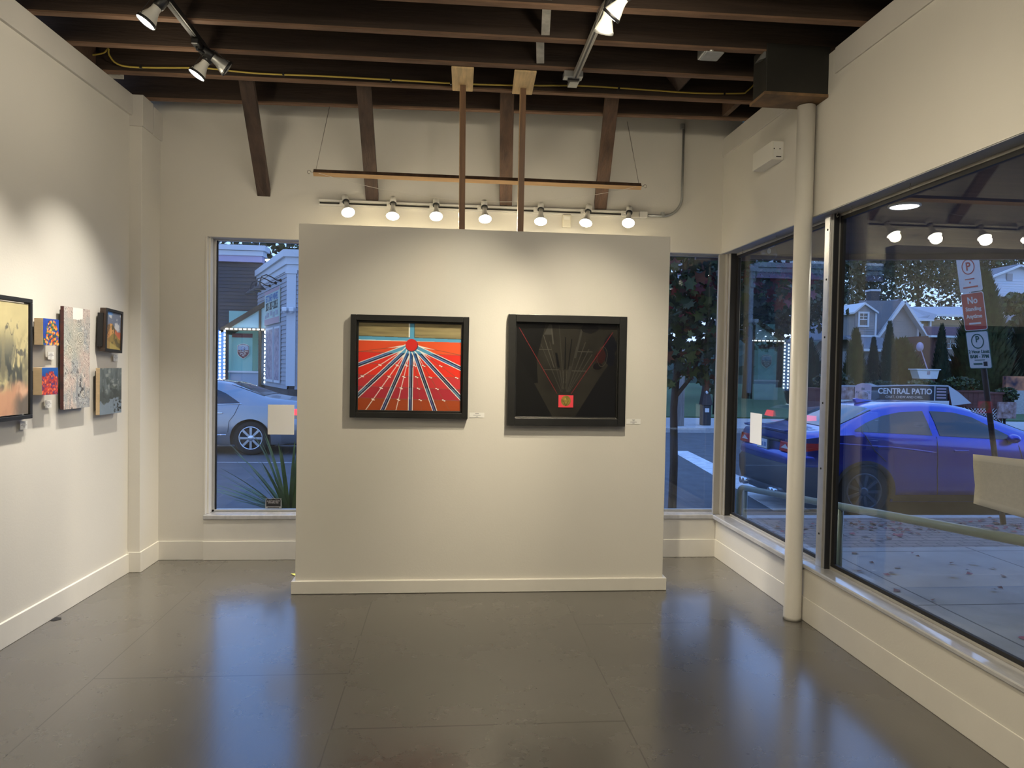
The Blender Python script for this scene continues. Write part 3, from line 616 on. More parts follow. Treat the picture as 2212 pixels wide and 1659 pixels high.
def p_dark(u,v):
    X=u*1230+285; Y=v*1140+205; A=np.zeros(u.shape+(3,)); A[:]=(19,19,18)
    n=fbm(u*6,v*6,3); xl=np.interp(Y,[205,560,940,1340],[285,300,520,745]); xr=np.interp(Y,[205,560,790,1340],[1515,1500,1335,1005])
    m=((X>xl)&(X<xr)).astype(float); A=A*(1-m[...,None])+(np.array((40,38,32))*(.75+.45*n[...,None]))*m[...,None]
    bl=((X<np.interp(Y,[205,640,930],[640,540,560]))&(Y<930)&(X>xl)).astype(float); A=mixc(A,(15,15,14),bl)
    A=mixc(A,(62,61,56),((X>np.interp(Y,[210,350],[690,615]))&(X<np.interp(Y,[210,460],[695,735]))&(Y<345)).astype(float))
    A=mixc(A,(70,68,62),((np.abs(X-np.interp(Y,[225,460],[705,735]))<9)&(Y<460)&(Y>225)).astype(float))
    A=mixc(A,(58,57,52),((np.abs(X-np.interp(Y,[230,620],[1085,1000]))<12)&(Y<620)&(Y>230)).astype(float))
    cx,cy=880,1080
    for x0,y0,y1,hw,c in [(545,360,1040,3,(12,12,12)),(615,350,740,4,(78,76,70)),(585,455,1030,3,(66,64,58)),(690,430,1030,3,(60,58,52)),(770,560,740,14,(12,12,12)),(800,220,1000,4,(60,58,52)),(880,370,760,6,(10,10,10)),(955,390,760,6,(10,10,10)),(1120,430,1030,4,(66,64,58)),(1165,510,1030,4,(64,62,56)),(1205,570,1030,3,(70,68,60)),(1015,480,1030,4,(58,56,50)),(860,770,930,3,(74,72,64)),(905,770,930,3,(74,72,64)),(940,720,1000,14,(54,52,46)),(820,770,1000,6,(60,58,52))]:
        xx=x0+(cx-x0)*(Y-y0)/(cy-y0+40); A=mixc(A,c,((np.abs(X-xx)<hw)&(Y>y0)&(Y<y1)).astype(float))
    for x0,x1,y in [(565,715,525),(1030,1208,543),(625,810,765),(965,1145,775)]: A=mixc(A,(74,72,66),((X>x0)&(X<x1)&(np.abs(Y-y)<4)).astype(float))
    w=fbm(u*9+3,v*9,3)*90-45
    A=mixc(A,(12,14,20),((((X-1425+w)/75)**2+((Y-520+w)/190)**2)<1).astype(float)); A=mixc(A,(44,20,18),((((X-1305+w)/75)**2+((Y-600+w)/95)**2)<1).astype(float)); A=mixc(A,(14,13,13),((((X-1180+w)/95)**2+((Y-270+w*.5)/60)**2)<1).astype(float)); A=mixc(A,(16,12,12),((((X-1265+w)/70)**2+((Y-710+w*.5)/40)**2)<1).astype(float))
    A=mixc(A,(70,66,56),(np.abs(((X-1330+w)/70)**2+((Y-600+w)/120)**2-1)<.05).astype(float))
    for x0,y0,x1,y1 in [(322,262,792,1052),(1450,300,960,1052)]:
        xx=x0+(x1-x0)*(Y-y0)/(y1-y0); A=mixc(A,(122,40,44),((np.abs(X-xx)<3.2)&(Y>y0)&(Y<y1)).astype(float))
    return A
def p_small(u,v):
    A=np.zeros(u.shape+(3,)); A[:]=(226,66,78); r=np.hypot((u-.5)*183,(v-.46)*140)
    n=fbm(u*8,v*8,3); m=(r<60).astype(float); A=A*(1-m[...,None])+(np.array((122,106,44))*(.8+.5*n[...,None]))*m[...,None]
    A=mixc(A,(70,55,20),((np.abs(np.abs(u-.5)*183-(1-v)*70+8)<3)&(v>.45)&(r<62)).astype(float)); A=mixc(A,(200,180,80),(np.hypot((u-.46)*183,(v-.3)*140)<10).astype(float)*.6); return A
def p_abs(u,v):
    wx=(fbm(u*5+2,v*4+8,3)-.5); wy=(fbm(u*5+40,v*4+3,3)-.5); n=fbm(u*4+1,v*5,4); s=fbm(u*8+wx*3.2,v*3.4+wy*3.5+4,5); A=np.zeros(u.shape+(3,)); A[:]=(200,188,142); A=A*(.88+.2*n[...,None])
    A=mixc(A,(96,98,90),sst(.42,.64,s+.30*(v-.45))*sst(.15,.5,v)*.85); A=mixc(A,(66,70,68),sst(.5,.66,fbm(u*10+wx*4,v*3+wy*3+9,4)+.22*(v-.45))*sst(.4,.6,v)*(1-sst(.72,.82,v))*.9)
    A=mixc(A,(150,142,112),sst(.5,.62,fbm(u*16+3,v*6+wy*4,4))*sst(.2,.35,v)*.6); pk=sst(.70,.82,v+.22*(n-.5)); A=mixc(A,(196,146,118),pk*.9); A=mixc(A,(214,176,148),pk*sst(.5,.65,s)*.7)
    A=mixc(A,(84,84,80),sst(.62,.85,u)*sst(.82,.9,v+.2*wx)*sst(.42,.58,n)*.8); A=mixc(A,(70,72,74),sst(.66,.72,fbm(u*13+9,v*9,4))*sst(.12,.25,v)*(1-sst(.45,.55,v))*.75)
    A=mixc(A,(60,62,64),((np.abs(v-.24-.05*np.sin(u*40))<.006)&(np.abs(u-.62)<.09)).astype(float)*.6); return A
def blobs(A,u,v,n,seed,cols,r,reg):
    g=np.random.default_rng(seed)
    for k in range(n):
        while True:
            a,b=g.random(2)
            if reg(a,b): break
        c=cols[g.integers(len(cols))]; rr=r*(.5+g.random()); A=mixc(A,c,(((u-a)/rr)**2+((v-b)/rr/.9)**2<1).astype(float)*.9)
    return A
def p_orange(u,v):
    A=np.zeros(u.shape+(3,)); A[:]=(28,66,160); A*=(.75+.5*fbm(u*4,v*4)[...,None]); reg=lambda a,b: abs(a-.55)<.18+.42*b and b>.08
    A=blobs(A,u,v,90,3,[(30,60,60),(50,80,50),(28,40,70),(90,120,60)],.05,reg); return blobs(A,u,v,95,4,[(235,140,40),(245,170,60),(220,100,30),(250,190,90),(200,70,30),(70,110,70)],.042,reg)
def p_redtree(u,v):
    A=np.zeros(u.shape+(3,)); A[:]=(24,84,160); A=mixc(A,(16,60,130),sst(0,.5,v)); reg=lambda a,b: b>.12+.5*abs(a-.62)*(1 if a<.62 else 1.6)-.05*math.sin(a*30)
    A=blobs(A,u,v,170,5,[(150,40,36),(120,34,60),(190,60,36)],.055,reg); A=blobs(A,u,v,150,6,[(215,84,44),(200,60,40),(170,40,60),(226,120,70),(90,40,80)],.032,reg); return A
def p_marble(u,v):
    x=u*3.2; y=v*9; w=fbm(x+4,y,4)*2.2; a=fbm(x+w,y+w*1.3,4); ln=np.abs(np.sin(a*46)); A=np.zeros(u.shape+(3,)); A[:]=(176,170,164)
    t=fbm(u*5+7,v*8+3,3); A=mixc(A,(196,176,166),sst(.5,.65,t)); A=mixc(A,(150,154,158),sst(.55,.4,t)*0+sst(.45,.35,t)); A=mixc(A,(172,176,160),(1-sst(.3,.5,np.hypot(u-.3,(v-.33)*2)))*.6)
    A=mixc(A,(92,88,86),(1-sst(.0,.40,ln))*.85); A=mixc(A,(228,224,216),sst(.86,1,ln)*.7)
    for cx,cy,r in ((.62,.30,.17),(.55,.13,.15),(.22,.42,.1),(.75,.85,.12)):
        d=np.hypot((u-cx)*1.0,(v-cy)*2.3)+.05*(fbm(u*7,v*14)-.5); A=mixc(A,(120,112,100),((np.sin(d*120)>.55)&(d<r)).astype(float)*.7); A=mixc(A,(226,218,196),((np.sin(d*120)<-.3)&(d<r)).astype(float)*.6)
    n=fbm(u*9,v*20+3,3); A=mixc(A,(238,236,230),(((v<.085+.05*n)&(np.abs(u-.52)<.19))).astype(float)); A=mixc(A,(60,60,62),(sst(.70,.73,fbm(u*8+2,v*16,4)))*sst(.55,.7,v)*.9)
    A=mixc(A,(130,134,140),sst(.6,.66,fbm(u*14,v*5+8,3))*sst(.6,.75,v)*.7); return A
def p_land(u,v):
    A=np.zeros(u.shape+(3,)); w=fbm(u*3+2*v,v*6-u*2,4); A[:]=(104,112,130); A=mixc(A,(186,186,188),sst(.5,.66,w)); A=mixc(A,(82,130,190),(1-sst(.06,.1,v))*(1-sst(.3,.5,u)))
    h=.42-.12*np.sin(u*5)+.12*(fbm(u*5,v*2,3)-.5); m=sst(0,.02,v-h); A=mixc(A,(196,144,84),m); A=mixc(A,(178,96,70),m*sst(.45,.7,u)*(1-sst(.62,.75,v)))
    t=fbm(u*7+5,v*8,3); A=mixc(A,(92,82,58),m*sst(.52,.62,t)); h2=.62+.08*np.sin(u*7+1); A=mixc(A,(136,116,62),sst(0,.04,v-h2)); A=mixc(A,(92,82,50),sst(0,.04,v-h2)*sst(.5,.62,t)); A=mixc(A,(168,150,84),sst(0,.05,v-.74-.2*u)*.9); A=mixc(A,(120,80,50),((u<.25)&(v>.2)).astype(float)*m*.4); return A
def p_pond(u,v):
    s=fbm(u*14+3,v*4,4); n=fbm(u*6,v*7,4); A=np.zeros(u.shape+(3,)); A[:]=(96,104,104); A*=(.7+.6*s[...,None]); A=mixc(A,(146,152,146),sst(.58,.72,fbm(u*7,v*12,3))*(1-sst(.5,.6,v))*.7)
    A=mixc(A,(60,66,62),sst(.5,.62,n)*sst(.1,.3,v)*.6); A=mixc(A,(58,62,58),sst(.45,.55,v+.2*(n-.5))*.6*(1-sst(.74,.8,v))); A=mixc(A,(122,136,150),sst(.72,.76,v+.35*(n-.5))*(1-sst(.6,.8,np.abs(u-.45)))*.9); A=mixc(A,(40,42,38),sst(.55,.6,fbm(u*12,v*16,3))*sst(.68,.74,v)*sst(.55,.75,u)); return A
# --- two framed pictures on the display wall (hang on the panel face at Y=4.802)
PF=4.801
def frame_xz(w,h,fw,d,mat,t,name='frame',inner=.012):
    mb=MB().box(0,-d,0,fw,0,h).box(w-fw,-d,0,w,0,h).box(fw,-d,0,w-fw,0,fw).box(fw,-d,h-fw,w-fw,0,h)
    mb.box(fw,-d*.45,fw,fw+inner,-.002,h-fw).box(w-fw-inner,-d*.45,fw,w-fw,-.002,h-fw).box(fw+inner,-d*.45,fw,w-fw-inner,-.002,fw+inner).box(fw+inner,-d*.45,h-fw-inner,w-fw-inner,-.002,h-fw)
    return mb.build(name,mat,t,bevel=.003)
t=thing('framed_picture','framed picture of a red sun with blue rays over red stripes, in black frame','picture',(-.632,PF,1.181),0)
frame_xz(.779,.681,.038,.046,M['frameblk'],t); art('canvas',300,256,p_sun,.703,.605,M['art'],t,'xz',-.012,(.038,.038))
MB().box(.04,-.011,.04,.74,-.001,.64).build('backing',M['black'],t)
t=thing('framed_picture','dark black framed picture with a small red square low in the middle','picture',(.411,PF,1.140),0)
frame_xz(.811,.750,.052,.050,M['frameblk'],t,inner=.008); art('canvas',280,260,p_dark,.707,.646,M['artg'],t,'xz',-.010,(.052,.052))
art('red_square',60,48,p_small,.102,.083,M['art'],t,'xz',-.016,(.353,.125)); MB().box(.353,-.0155,.125,.455,-.009,.208).build('square_block',M['shieldr'],t)
MB().box(.054,-.022,.052,.757,-.012,.057).build('glass_edge',M['alud'],t)
def wall_label(x,y,z,w,h,lbl,lines,rot):
    t=thing('picture_label',lbl,'label',(x,y,z),0,'printed picture labels',rot=rot)
    MB().box(-w/2,-.0012,-h/2,w/2,0,h/2).build('card',M['paper'],t,bevel=0)
    mb=MB()
    for k,l in enumerate(lines):
        zz=h*.30-k*h*.62/max(1,len(lines)-1); mb.box(-l*w/2,-.0018,zz-.0014,l*w/2,-.0010,zz+.0014)
    mb.build('print_lines',M['ink'],t)
wall_label(.211,PF,1.204,.100,.034,'small printed label right of the red sun picture',(.25,.5,.15),(0,0,0)); wall_label(1.293,PF,1.173,.100,.036,'small printed label right of the dark picture',(.2,.12,.45,.15),(0,0,0))
# --- left wall pictures (frame: x out of the wall, y along it, z up)
def wall_thing(nm,lbl,u,z,cat='picture',group=None,tilt=0): return thing(nm,lbl,cat,LW(u,.0005,z),0,group,rot=(tilt,0,-TH))
t=wall_thing('framed_canvas','large framed abstract canvas in olive and pink, cut off by the left edge',3.30,1.205)
W_,H_=.828,.652; f=.022; mb=MB()
for b in ((0,0,0,.036,W_,f),(0,0,H_-f,.036,W_,H_),(0,0,f,.036,f,H_-f),(0,W_-f,f,.036,W_,H_-f)): mb.box(*b)
mb.build('frame',M['frameblk'],t,bevel=.002); MB().box(.002,f+.006,f+.006,.028,W_-f-.006,H_-f-.006).build('canvas_block',M['paper'],t)
art('canvas',230,190,lambda u,v:p_abs((u-.45)*1.8,v),W_-2*f-.014,H_-2*f-.014,M['art'],t,'yz',.0285,(f+.007,f+.007))
def panel_pic(lbl,u,z,w,h,d,fn,nu,nv,side,face='art',tilt=0,nm='panel_painting'):
    t=wall_thing(nm,lbl,u,z,'picture',None,tilt)
    MB().box(.010,0,0,d,w,h).build('wood_panel',M[side],t,bevel=.0015); MB().box(0,.012,.03,.010,w-.012,h-.02).build('cradle',M['black'],t)
    art('painted_face',nu,nv,fn,w,h,M[face],t,'yz',d+.0012,(0,0)); return t
panel_pic('small square painting of orange flowers on blue beside the big canvas',4.182,1.610,.152,.149,.058,p_orange,76,76,'floatw')
panel_pic('small square painting of a red tree under blue sky beside the big canvas',4.172,1.330,.152,.154,.058,p_redtree,76,76,'floatw')
M['paintside']=mk('painted_edge',(.035,.035,.06),.5,var=.6,vscale=5,stretch=(1,1,2),col2=(.16,.035,.025))
panel_pic('tall narrow grey marbled painting with a dark painted edge',4.434,1.233,.288,.613,.030,p_marble,110,220,'paintside','artb')
t=wall_thing('framed_picture','small framed landscape with orange trees and clouds in a deep black-brown frame',4.872,1.590,'picture',None,-.05)
M['frameside']=mk('dark_brown_frame_side',(.045,.028,.02),.5)
W_,H_=.226,.284; f=.018; mb=MB()
for b in ((.010,0,0,.050,W_,f),(.010,0,H_-f,.050,W_,H_),(.010,0,f,.050,f,H_-f),(.010,W_-f,f,.050,W_,H_-f)): mb.box(*b)
mb.build('frame',M['frameside'],t,bevel=.0015); mb=MB()
for b in ((.0495,0,0,.0515,W_,f),(.0495,0,H_-f,.0515,W_,H_),(.0495,0,f,.0515,f,H_-f),(.0495,W_-f,f,.0515,W_,H_-f)): mb.box(*b)
mb.build('frame_face',M['frameblk'],t); MB().box(0,-.008,.03,.034,W_-.03,.25).build('backing',M['black'],t)
art('canvas',70,100,p_land,W_-2*f-.004,H_-2*f-.004,M['art'],t,'yz',.045,(f+.002,f+.002)); MB().box(.034,f,f,.0445,W_-f,H_-f).build('canvas_block',M['black'],t)
panel_pic('dark grey-green pond painting on pale wood panel under the small framed landscape',4.835,1.172,.286,.306,.035,p_pond,110,120,'floatw')
def lab_left(u,z,lbl): 
    t=thing('picture_label',lbl,'label',LW(u,.0005,z),0,'printed picture labels',rot=(0,0,PI/2-TH)); w,h=.062,.044
    MB().box(-w/2,-.0012,-h/2,w/2,0,h/2).build('card',M['paper'],t); mb=MB()
    for k,l in enumerate((.4,.5,.8,.3,.15)): mb.box(-l*w/2,-.0018,.014-k*.007-.001,l*w/2,-.001,.014-k*.007+.001)
    mb.build('print_lines',M['ink'],t)
lab_left(4.358,1.552,'small printed label under the orange flowers painting'); lab_left(4.335,1.272,'small printed label under the red tree painting'); lab_left(4.108,1.168,'small printed label under the large abstract canvas'); lab_left(5.113,1.547,'small printed label under the small framed landscape')
# ------------------------------------------------------------------ outdoors: ground
GZ=-.29; SWZ=-.17
st(MB().box(-40,8.05,-.5,80,19.9,GZ).build('road',M['asphalt']))
st(MB().box(-40,5.81,-.5,80,7.9,SWZ).box(2.41,-8,-.5,80,5.81,SWZ).build('pavement_near',M['concrete']))
st(MB().box(-40,7.9,-.5,80,8.05,SWZ+.003).build('kerb_near',M['curb'],bevel=.015)); st(MB().box(-40,19.9,-.5,80,20.05,-.14).build('kerb_far',M['curb'],bevel=.015))
st(MB().box(-40,20.05,-.5,80,24,-.145).build('pavement_far',M['curb']))
st(MB().box(-60,24,-.5,110,95,-.10).build('lawn_ground',M['grass']))
st(MB().prism([(5.03,15.4,GZ+.001),(5.40,15.4,GZ+.001),(4.80,8.9,GZ+.001),(4.30,8.9,GZ+.001)],(0,0,.004)).build('road_marking',M['roadpaint']))
st(MB().box(-40,13.15,GZ+.0005,3.5,13.21,GZ+.003).build('road_marking',M['curb']))
# fallen leaves on the pavement
V=[];F=[];mi=[]
for k in range(420):
    if k<240: x,y=rng.normal(5.2,1.5),7.35+rng.normal(0,.22)
    else: x,y=2.6+rng.random()*4,1+rng.random()*5.5
    if y>7.85 or x<2.5: continue
    a=rng.random()*7; s=.02+.03*rng.random(); z=SWZ+.006+.01*rng.random(); i=len(V)
    for q in range(4): V.append((x+s*math.cos(a+q*PI/2)*(1 if q%2 else .6),y+s*math.sin(a+q*PI/2)*(1 if q%2 else .6),z+.012*(q==0)))
    F.append((i,i+1,i+2,i+3)); mi.append(rng.integers(2))
tag(mesh_np('fallen_leaves',V,F,[M['leafp'],M['leafr']],mi=mi),'scattered dry leaves on the pavement outside the right window','leaves',kind='stuff')
# ------------------------------------------------------------------ sedan builder (x forward from the rear axle, y left, z up)
def interp(pts): 
    xs=[p[0] for p in pts]; ys=[p[1] for p in pts]
    def f(x):
        r=np.interp(x,xs,ys); return (r+np.interp(x-.05,xs,ys)+np.interp(x+.05,xs,ys)+.5*np.interp(x-.1,xs,ys)+.5*np.interp(x+.1,xs,ys))/4
    return f
TK=[0,.10,.34,.62,.86,1.0]
def wprof(t): return np.interp(t,[0,.1,.34,.62,.86,1],[.93,.985,1.0,.995,.97,.945])
def car(nm,lbl,S,paint,loc,rotz,cat='car',rimm='rim',spokes=8,lit=False):
    t=thing(nm,lbl,cat,loc,rotz)
    top,belt,w,wt=[interp(S[k]) for k in ('top','belt','w','wt')]; x0,x1=S['x0'],S['x1']; WB=S['wb']; R=S['arch']; zc=S['wr']; sill=S['sill']
    xs=list(np.arange(x0,x1+.001,.045)); 
    for c in (0,WB): xs+=[c-R-.002,c-R+.002,c+R-.002,c+R+.002]
    xs=sorted(xs)
    def zb(x):
        b=float(np.interp(x,[x0,x0+.45,0,WB,x1-.4,x1],[sill+.14,sill,sill,sill,sill,sill+.08]))
        for c in (0,WB):
            if abs(x-c)<R: b=max(b,zc+math.sqrt(R*R-(x-c)**2)*.97)
        return b
    def sec(x):
        zt,zl,ww,wq=float(top(x)),float(belt(x)),float(w(x)),float(wt(x)); b=zb(x); zl=min(zl,zt-.02); P=[]
        for k in TK:
            z=b+k*(zl-b); tt=(z-sill)/(zl-sill+1e-6); P.append((ww*float(wprof(tt)),z))
        yb=P[-1][0]; wq=min(wq,yb-.01); h=zt-zl
        P+=[(yb+(wq-yb)*.5+.014*min(1,h/.3),zl+h*.43),(wq,zl+h*.86),(wq*.86,zl+h*.965),(wq*.5,zt),(0,zt+.006)]
        return P
    V=[];F=[];n=None
    for x in xs:
        P=sec(x); full=[(x,y,z) for y,z in P]+[(x,-y,z) for y,z in P[-2::-1]]; n=len(full); V+=full
    for i in range(len(xs)-1):
        for k in range(n-1): a=i*n+k; F.append((a,a+n,a+n+1,a+1))
    F.append(tuple(range(n))); F.append(tuple(range((len(xs)-1)*n,len(xs)*n))[::-1])
    o=mesh_np('body',V,F,paint,t,smooth=True); 
    b=bmesh.new(); b.from_mesh(o.data); bmesh.ops.recalc_face_normals(b,faces=b.faces[:]); b.to_mesh(o.data); b.free()
    try: o.data.set_sharp_from_angle(angle=math.radians(42))
    except Exception: pass
    MB().box(x0+.2,-.72,sill-.02,x1-.2,.72,sill+.35).build('underbody',M['carblack'],t)
    for c in (0,WB): MB().box(c-R+.01,-.80,sill,c+R-.01,.80,.62).build('wheel_well',M['carblack'],t)
    def ys(x,z):
        zt,zl,ww,wq=float(top(x)),float(belt(x)),float(w(x)),float(wt(x))
        if z<=zl: return ww*float(wprof((z-sill)/(zl-sill)))
        yb=ww*.945; wq=min(wq,yb-.01); h=zt-zl; return float(np.interp(z,[zl,zl+h*.43,zl+h*.86],[yb,yb+(wq-yb)*.5+.014*min(1,h/.3),wq]))
    def patch(name,lo,up,mat,side,off=.008,nc=16,nr=6,par=t):
        a=max(lo[0][0],up[0][0]); bq=min(lo[-1][0],up[-1][0]); V=[];F=[]
        for i in range(nc+1):
            x=a+(bq-a)*i/nc; zl=np.interp(x,[p[0] for p in lo],[p[1] for p in lo]); zu=np.interp(x,[p[0] for p in up],[p[1] for p in up])
            for j in range(nr+1):
                z=zl+(zu-zl)*j/nr; V.append((x,side*(ys(x,z)+off),z))
        for i in range(nc):
            for j in range(nr): q=i*(nr+1)+j; F.append((q,q+1,q+nr+2,q+nr+1))
        return mesh_np(name,V,F,mat,par,smooth=True)
    def line(name,pts,r,mat,side,off=.004):
        q=[]
        for (xa,za),(xb,zb_) in zip(pts[:-1],pts[1:]):
            for s in np.linspace(0,1,6)[:-1]: x=xa+(xb-xa)*s; z=za+(zb_-za)*s; q.append((x,side*(ys(x,z)+off),z))
        x,z=pts[-1]; q.append((x,side*(ys(x,z)+off),z)); return MB().tube(q,r,6).build(name,mat,t)
    def topq(name,xa,xb,m,mat,nc=12):
        V=[];F=[]; nr=8
        for i in range(nc+1):
            x=xa+(xb-xa)*i/nc; P=sec(x); ye=P[7][0]*m
            for j in range(nr+1):
                y=-ye+2*ye*j/nr; z=np.interp(abs(y),[P[10][0],P[9][0],P[8][0],P[7][0]],[P[10][1],P[9][1],P[8][1],P[7][1]]); V.append((x,y,z+.007))
        for i in range(nc):
            for j in range(nr): q=i*(nr+1)+j; F.append((q,q+1,q+nr+2,q+nr+1))
        return mesh_np(name,V,F,mat,t,smooth=True)
    topq('rear_window',*S['rearwin'],.93,M['dkglass']); topq('windscreen',*S['screen'],.93,M['dkglass'])
    for sd in (-1,1):
        for lo,up in S['wins']: patch('side_window',lo,up,M['dkglass'],sd,.006)
        for L in S['seams']: line('door_seam',L,.0045,M['carblack'],sd)
        if S.get('chrome'): line('window_trim',S['chrome'],.010,M['chrome'],sd,.006)
        if S.get('crease'): line('body_crease',S['crease'],.012,paint,sd,-.004)
        for hx,hz in S['handles']:
            MB().beam((hx-.10,sd*(ys(hx-.1,hz)+.02),hz),(hx+.10,sd*(ys(hx+.1,hz)+.02),hz),.022,.026).build('door_handle',paint if not S.get('chrome') else M['chrome'],t,bevel=.008)
        mx,mz=S['mirror']; MB().sphere((mx,sd*(ys(mx,mz)+.10),mz),.075,.9,1.15,.75).build('mirror',paint,t)
        MB().box(mx-.03,min(sd*(ys(mx,mz)),sd*(ys(mx,mz)+.08)),mz-.06,mx+.03,max(sd*(ys(mx,mz)),sd*(ys(mx,mz)+.08)),mz-.03).build('mirror_arm',M['carblack'],t)
        for part in ('tail','head'):
            lo,up=S[part]; patch(part+'_light',lo,up,(M['redlit'] if lit else M['red']) if part=='tail' else M['lensw'],sd,.012,8,4)
        if S.get('clad'):
            for c in (0,WB):
                pts=[(c+math.cos(a)*(R+.035),max(sill+.02,zc+math.sin(a)*(R*.97+.035))) for a in np.linspace(-.25,PI+.25,26)]
                V=[];F=[]
                for q,(x,z) in enumerate(pts):
                    x2=c+(x-c)*.90; z2=max(sill,zc+(z-zc)*.90); V+=[(x,sd*(ys(x,z)+.012),z),(x2,sd*(ys(x,max(z,z2))+.018),z2),(x2,sd*(ys(x,z)-.06),z2)]
                for q in range(len(pts)-1):
                    for k in range(2): a=q*3+k; F.append((a,a+1,a+4,a+3))
                mesh_np('arch_cladding',V,F,M['carblack'],t,smooth=True)
            patch('sill_cladding',[(R+.02,sill+.01),(WB-R-.02,sill+.01)],[(R+.02,sill+.10),(WB-R-.02,sill+.10)],M['carblack'],sd,.016,10,2)
        # wheels
        for c in (0,WB):
            wy=S['track']; Mx=Matrix.Translation((c,sd*wy,zc))@Matrix.Rotation(sd*-PI/2,4,'X')
            wr=zc; rr=S['rimr']; wh=MB().lathe([(rr,-.19),(wr*.93,-.20),(wr,-.165),(wr+.002,-.10),(wr,-.03),(wr*.94,.0),(rr+.012,.004),(rr,-.006)],Mx,36).build('wheel',M['tyre'],t)
            MB().lathe([(rr+.008,-.004),(rr-.004,.004),(rr-.018,-.008),(rr-.02,-.12),(0,-.13)],Mx,36).build('rim_barrel',M['rimd'],wh)
            MB().lathe([(rr+.008,-.003),(rr+.006,.006),(rr-.012,.006),(rr-.016,-.006)],Mx,36).build('rim_lip',M[rimm],wh)
            mb=MB()
            for k in range(spokes):
                a=2*PI*k/spokes; d=Vector((math.cos(a),math.sin(a),0)); s=Vector((-d.y,d.x,0)); 
                sw=S.get('spw',.022)
                pts=[d*.045+s*sw,d*(rr-.006)+s*sw*S.get('spf',1.1),d*(rr-.006)-s*sw*S.get('spf',1.1),d*.045-s*sw]
                mb.prism([Mx@(p+Vector((0,0,.0))) for p in pts],Mx.to_3x3()@Vector((0,0,-.02)))
            mb.lathe([(0,.012),(.03,.012),(.055,.006),(.062,-.02)],Mx,20); mb.build('spokes',M[rimm],wh)
    S['fn']=(ys,sec,top,belt,w,patch,line); return t
def rear_shell(t,name,zs,hw,xr,depth,mat,rc=.22,off=0):
    """wrap-round bumper piece: for each z level a half outline from the left flank round the tail to the right flank"""
    V=[];F=[];n=None
    for z,wd,xx in zs:
        L=[]
        for s in np.linspace(0,1,5): L.append((xr+depth-(depth-rc)*s,wd+off))
        for a in np.linspace(0,PI/2,7)[1:]: L.append((xx+rc-rc*math.sin(a),wd+off-rc*.75*(1-math.cos(a))))
        for s in np.linspace(0,1,5)[1:]: L.append((xx-.03*s,(wd+off-rc*.75)*(1-s)))
        L=L+[(x,-y) for x,y in L[-2::-1]]; n=len(L); V+=[(x,y,z) for x,y in L]
    for i in range(len(zs)-1):
        for k in range(n-1): a=i*n+k; F.append((a,a+1,a+n+1,a+n))
    return mesh_np(name,V,F,mat,t,smooth=True)
# blue sedan parked at the near kerb, nose to the right
SB=dict(x0=-.88,x1=3.58,wb=2.67,arch=.37,wr=.335,sill=.20,rimr=.228,track=.885,clad=True,spw=.014,spf=1.6,
 top=[(-.93,1.00),(-.82,1.055),(-.45,1.085),(-.36,1.10),(.30,1.385),(.62,1.44),(1.0,1.455),(1.35,1.445),(1.62,1.40),(2.45,1.06),(2.6,1.03),(3.2,.92),(3.45,.78),(3.58,.60)],
 belt=[(-.93,.95),(-.45,1.03),(0,1.05),(.5,1.03),(2.3,.93),(2.6,.95),(3.2,.84),(3.58,.55)],
 w=[(-.93,.76),(-.75,.85),(-.3,.905),(0,.915),(.6,.895),(1.4,.89),(2.3,.90),(2.67,.915),(3.1,.87),(3.4,.76),(3.58,.60)],
 wt=[(-.93,.66),(-.45,.72),(-.3,.70),(.3,.575),(.9,.57),(1.5,.56),(1.7,.575),(2.45,.74),(3.2,.72),(3.58,.5)],
 rearwin=(-.33,.27),screen=(1.68,2.40),
 wins=[([(-.10,1.085),(.35,1.07),(.93,1.045)],[(-.10,1.10),(.1,1.19),(.35,1.275),(.6,1.325),(.93,1.345)]),([(1.03,1.04),(1.6,1.015),(2.06,.995)],[(1.03,1.345),(1.35,1.33),(1.6,1.275),(2.06,1.02)])],
 seams=[[(.98,.27),(.96,.6),(.98,1.03)],[(-.02,1.08),(.12,.85),(.27,.72)],[(2.12,.27),(2.15,.6),(2.08,.98)]],crease=[(-.5,.94),(.3,.90),(.62,.87),(.95,.83)],
 handles=[(.25,.90),(1.28,.86)],mirror=(1.98,1.02),tail=([(-.90,.80),(-.55,.86)],[(-.90,.93),(-.55,.93)]),head=([(3.1,.70),(3.42,.64)],[(3.1,.78),(3.42,.70)]))
BX,BY=5.235,9.30
tb=car('parked_car','shiny blue sedan parked at the near kerb outside the right window',SB,M['bluepaint'],(BX,BY,GZ),0,rimm='rimd',spokes=9)
rear_shell(tb,'rear_bumper',[(.22,.80,-.82),(.24,.86,-.90),(.42,.885,-.94),(.60,.88,-.95),(.65,.86,-.92)],0,-.92,.50,M['carblack'],.26)
rear_shell(tb,'bumper_skin',[(.62,.865,-.90),(.68,.865,-.935),(.76,.85,-.92),(.80,.81,-.88)],0,-.92,.36,M['bluepaint'],.24)
rear_shell(tb,'lower_diffuser',[(.20,.55,-.78),(.22,.62,-.92),(.30,.64,-.965),(.33,.62,-.96)],0,-.92,.25,M['rimd'],.12)
mb=MB()
for s in (-1,1):
    mb.prism([(-.880,s*.44,.80),(-.880,s*.80,.80),(-.845,s*.80,.92),(-.880,s*.47,.93)],(-.03,0,0))
mb.build('tail_lens',M['red'],tb,bevel=.008)
mb=MB()
for s in (-1,1): mb.prism([(-.913,s*.50,.845),(-.913,s*.70,.845),(-.911,s*.62,.90)],(-.004,0,0))
mb.build('tail_lens_clear',M['lensw'],tb)
MB().beam((-.910,-.46,.925),(-.910,.46,.925),.03,.03).build('trunk_garnish',M['carblack'],tb,bevel=.01)
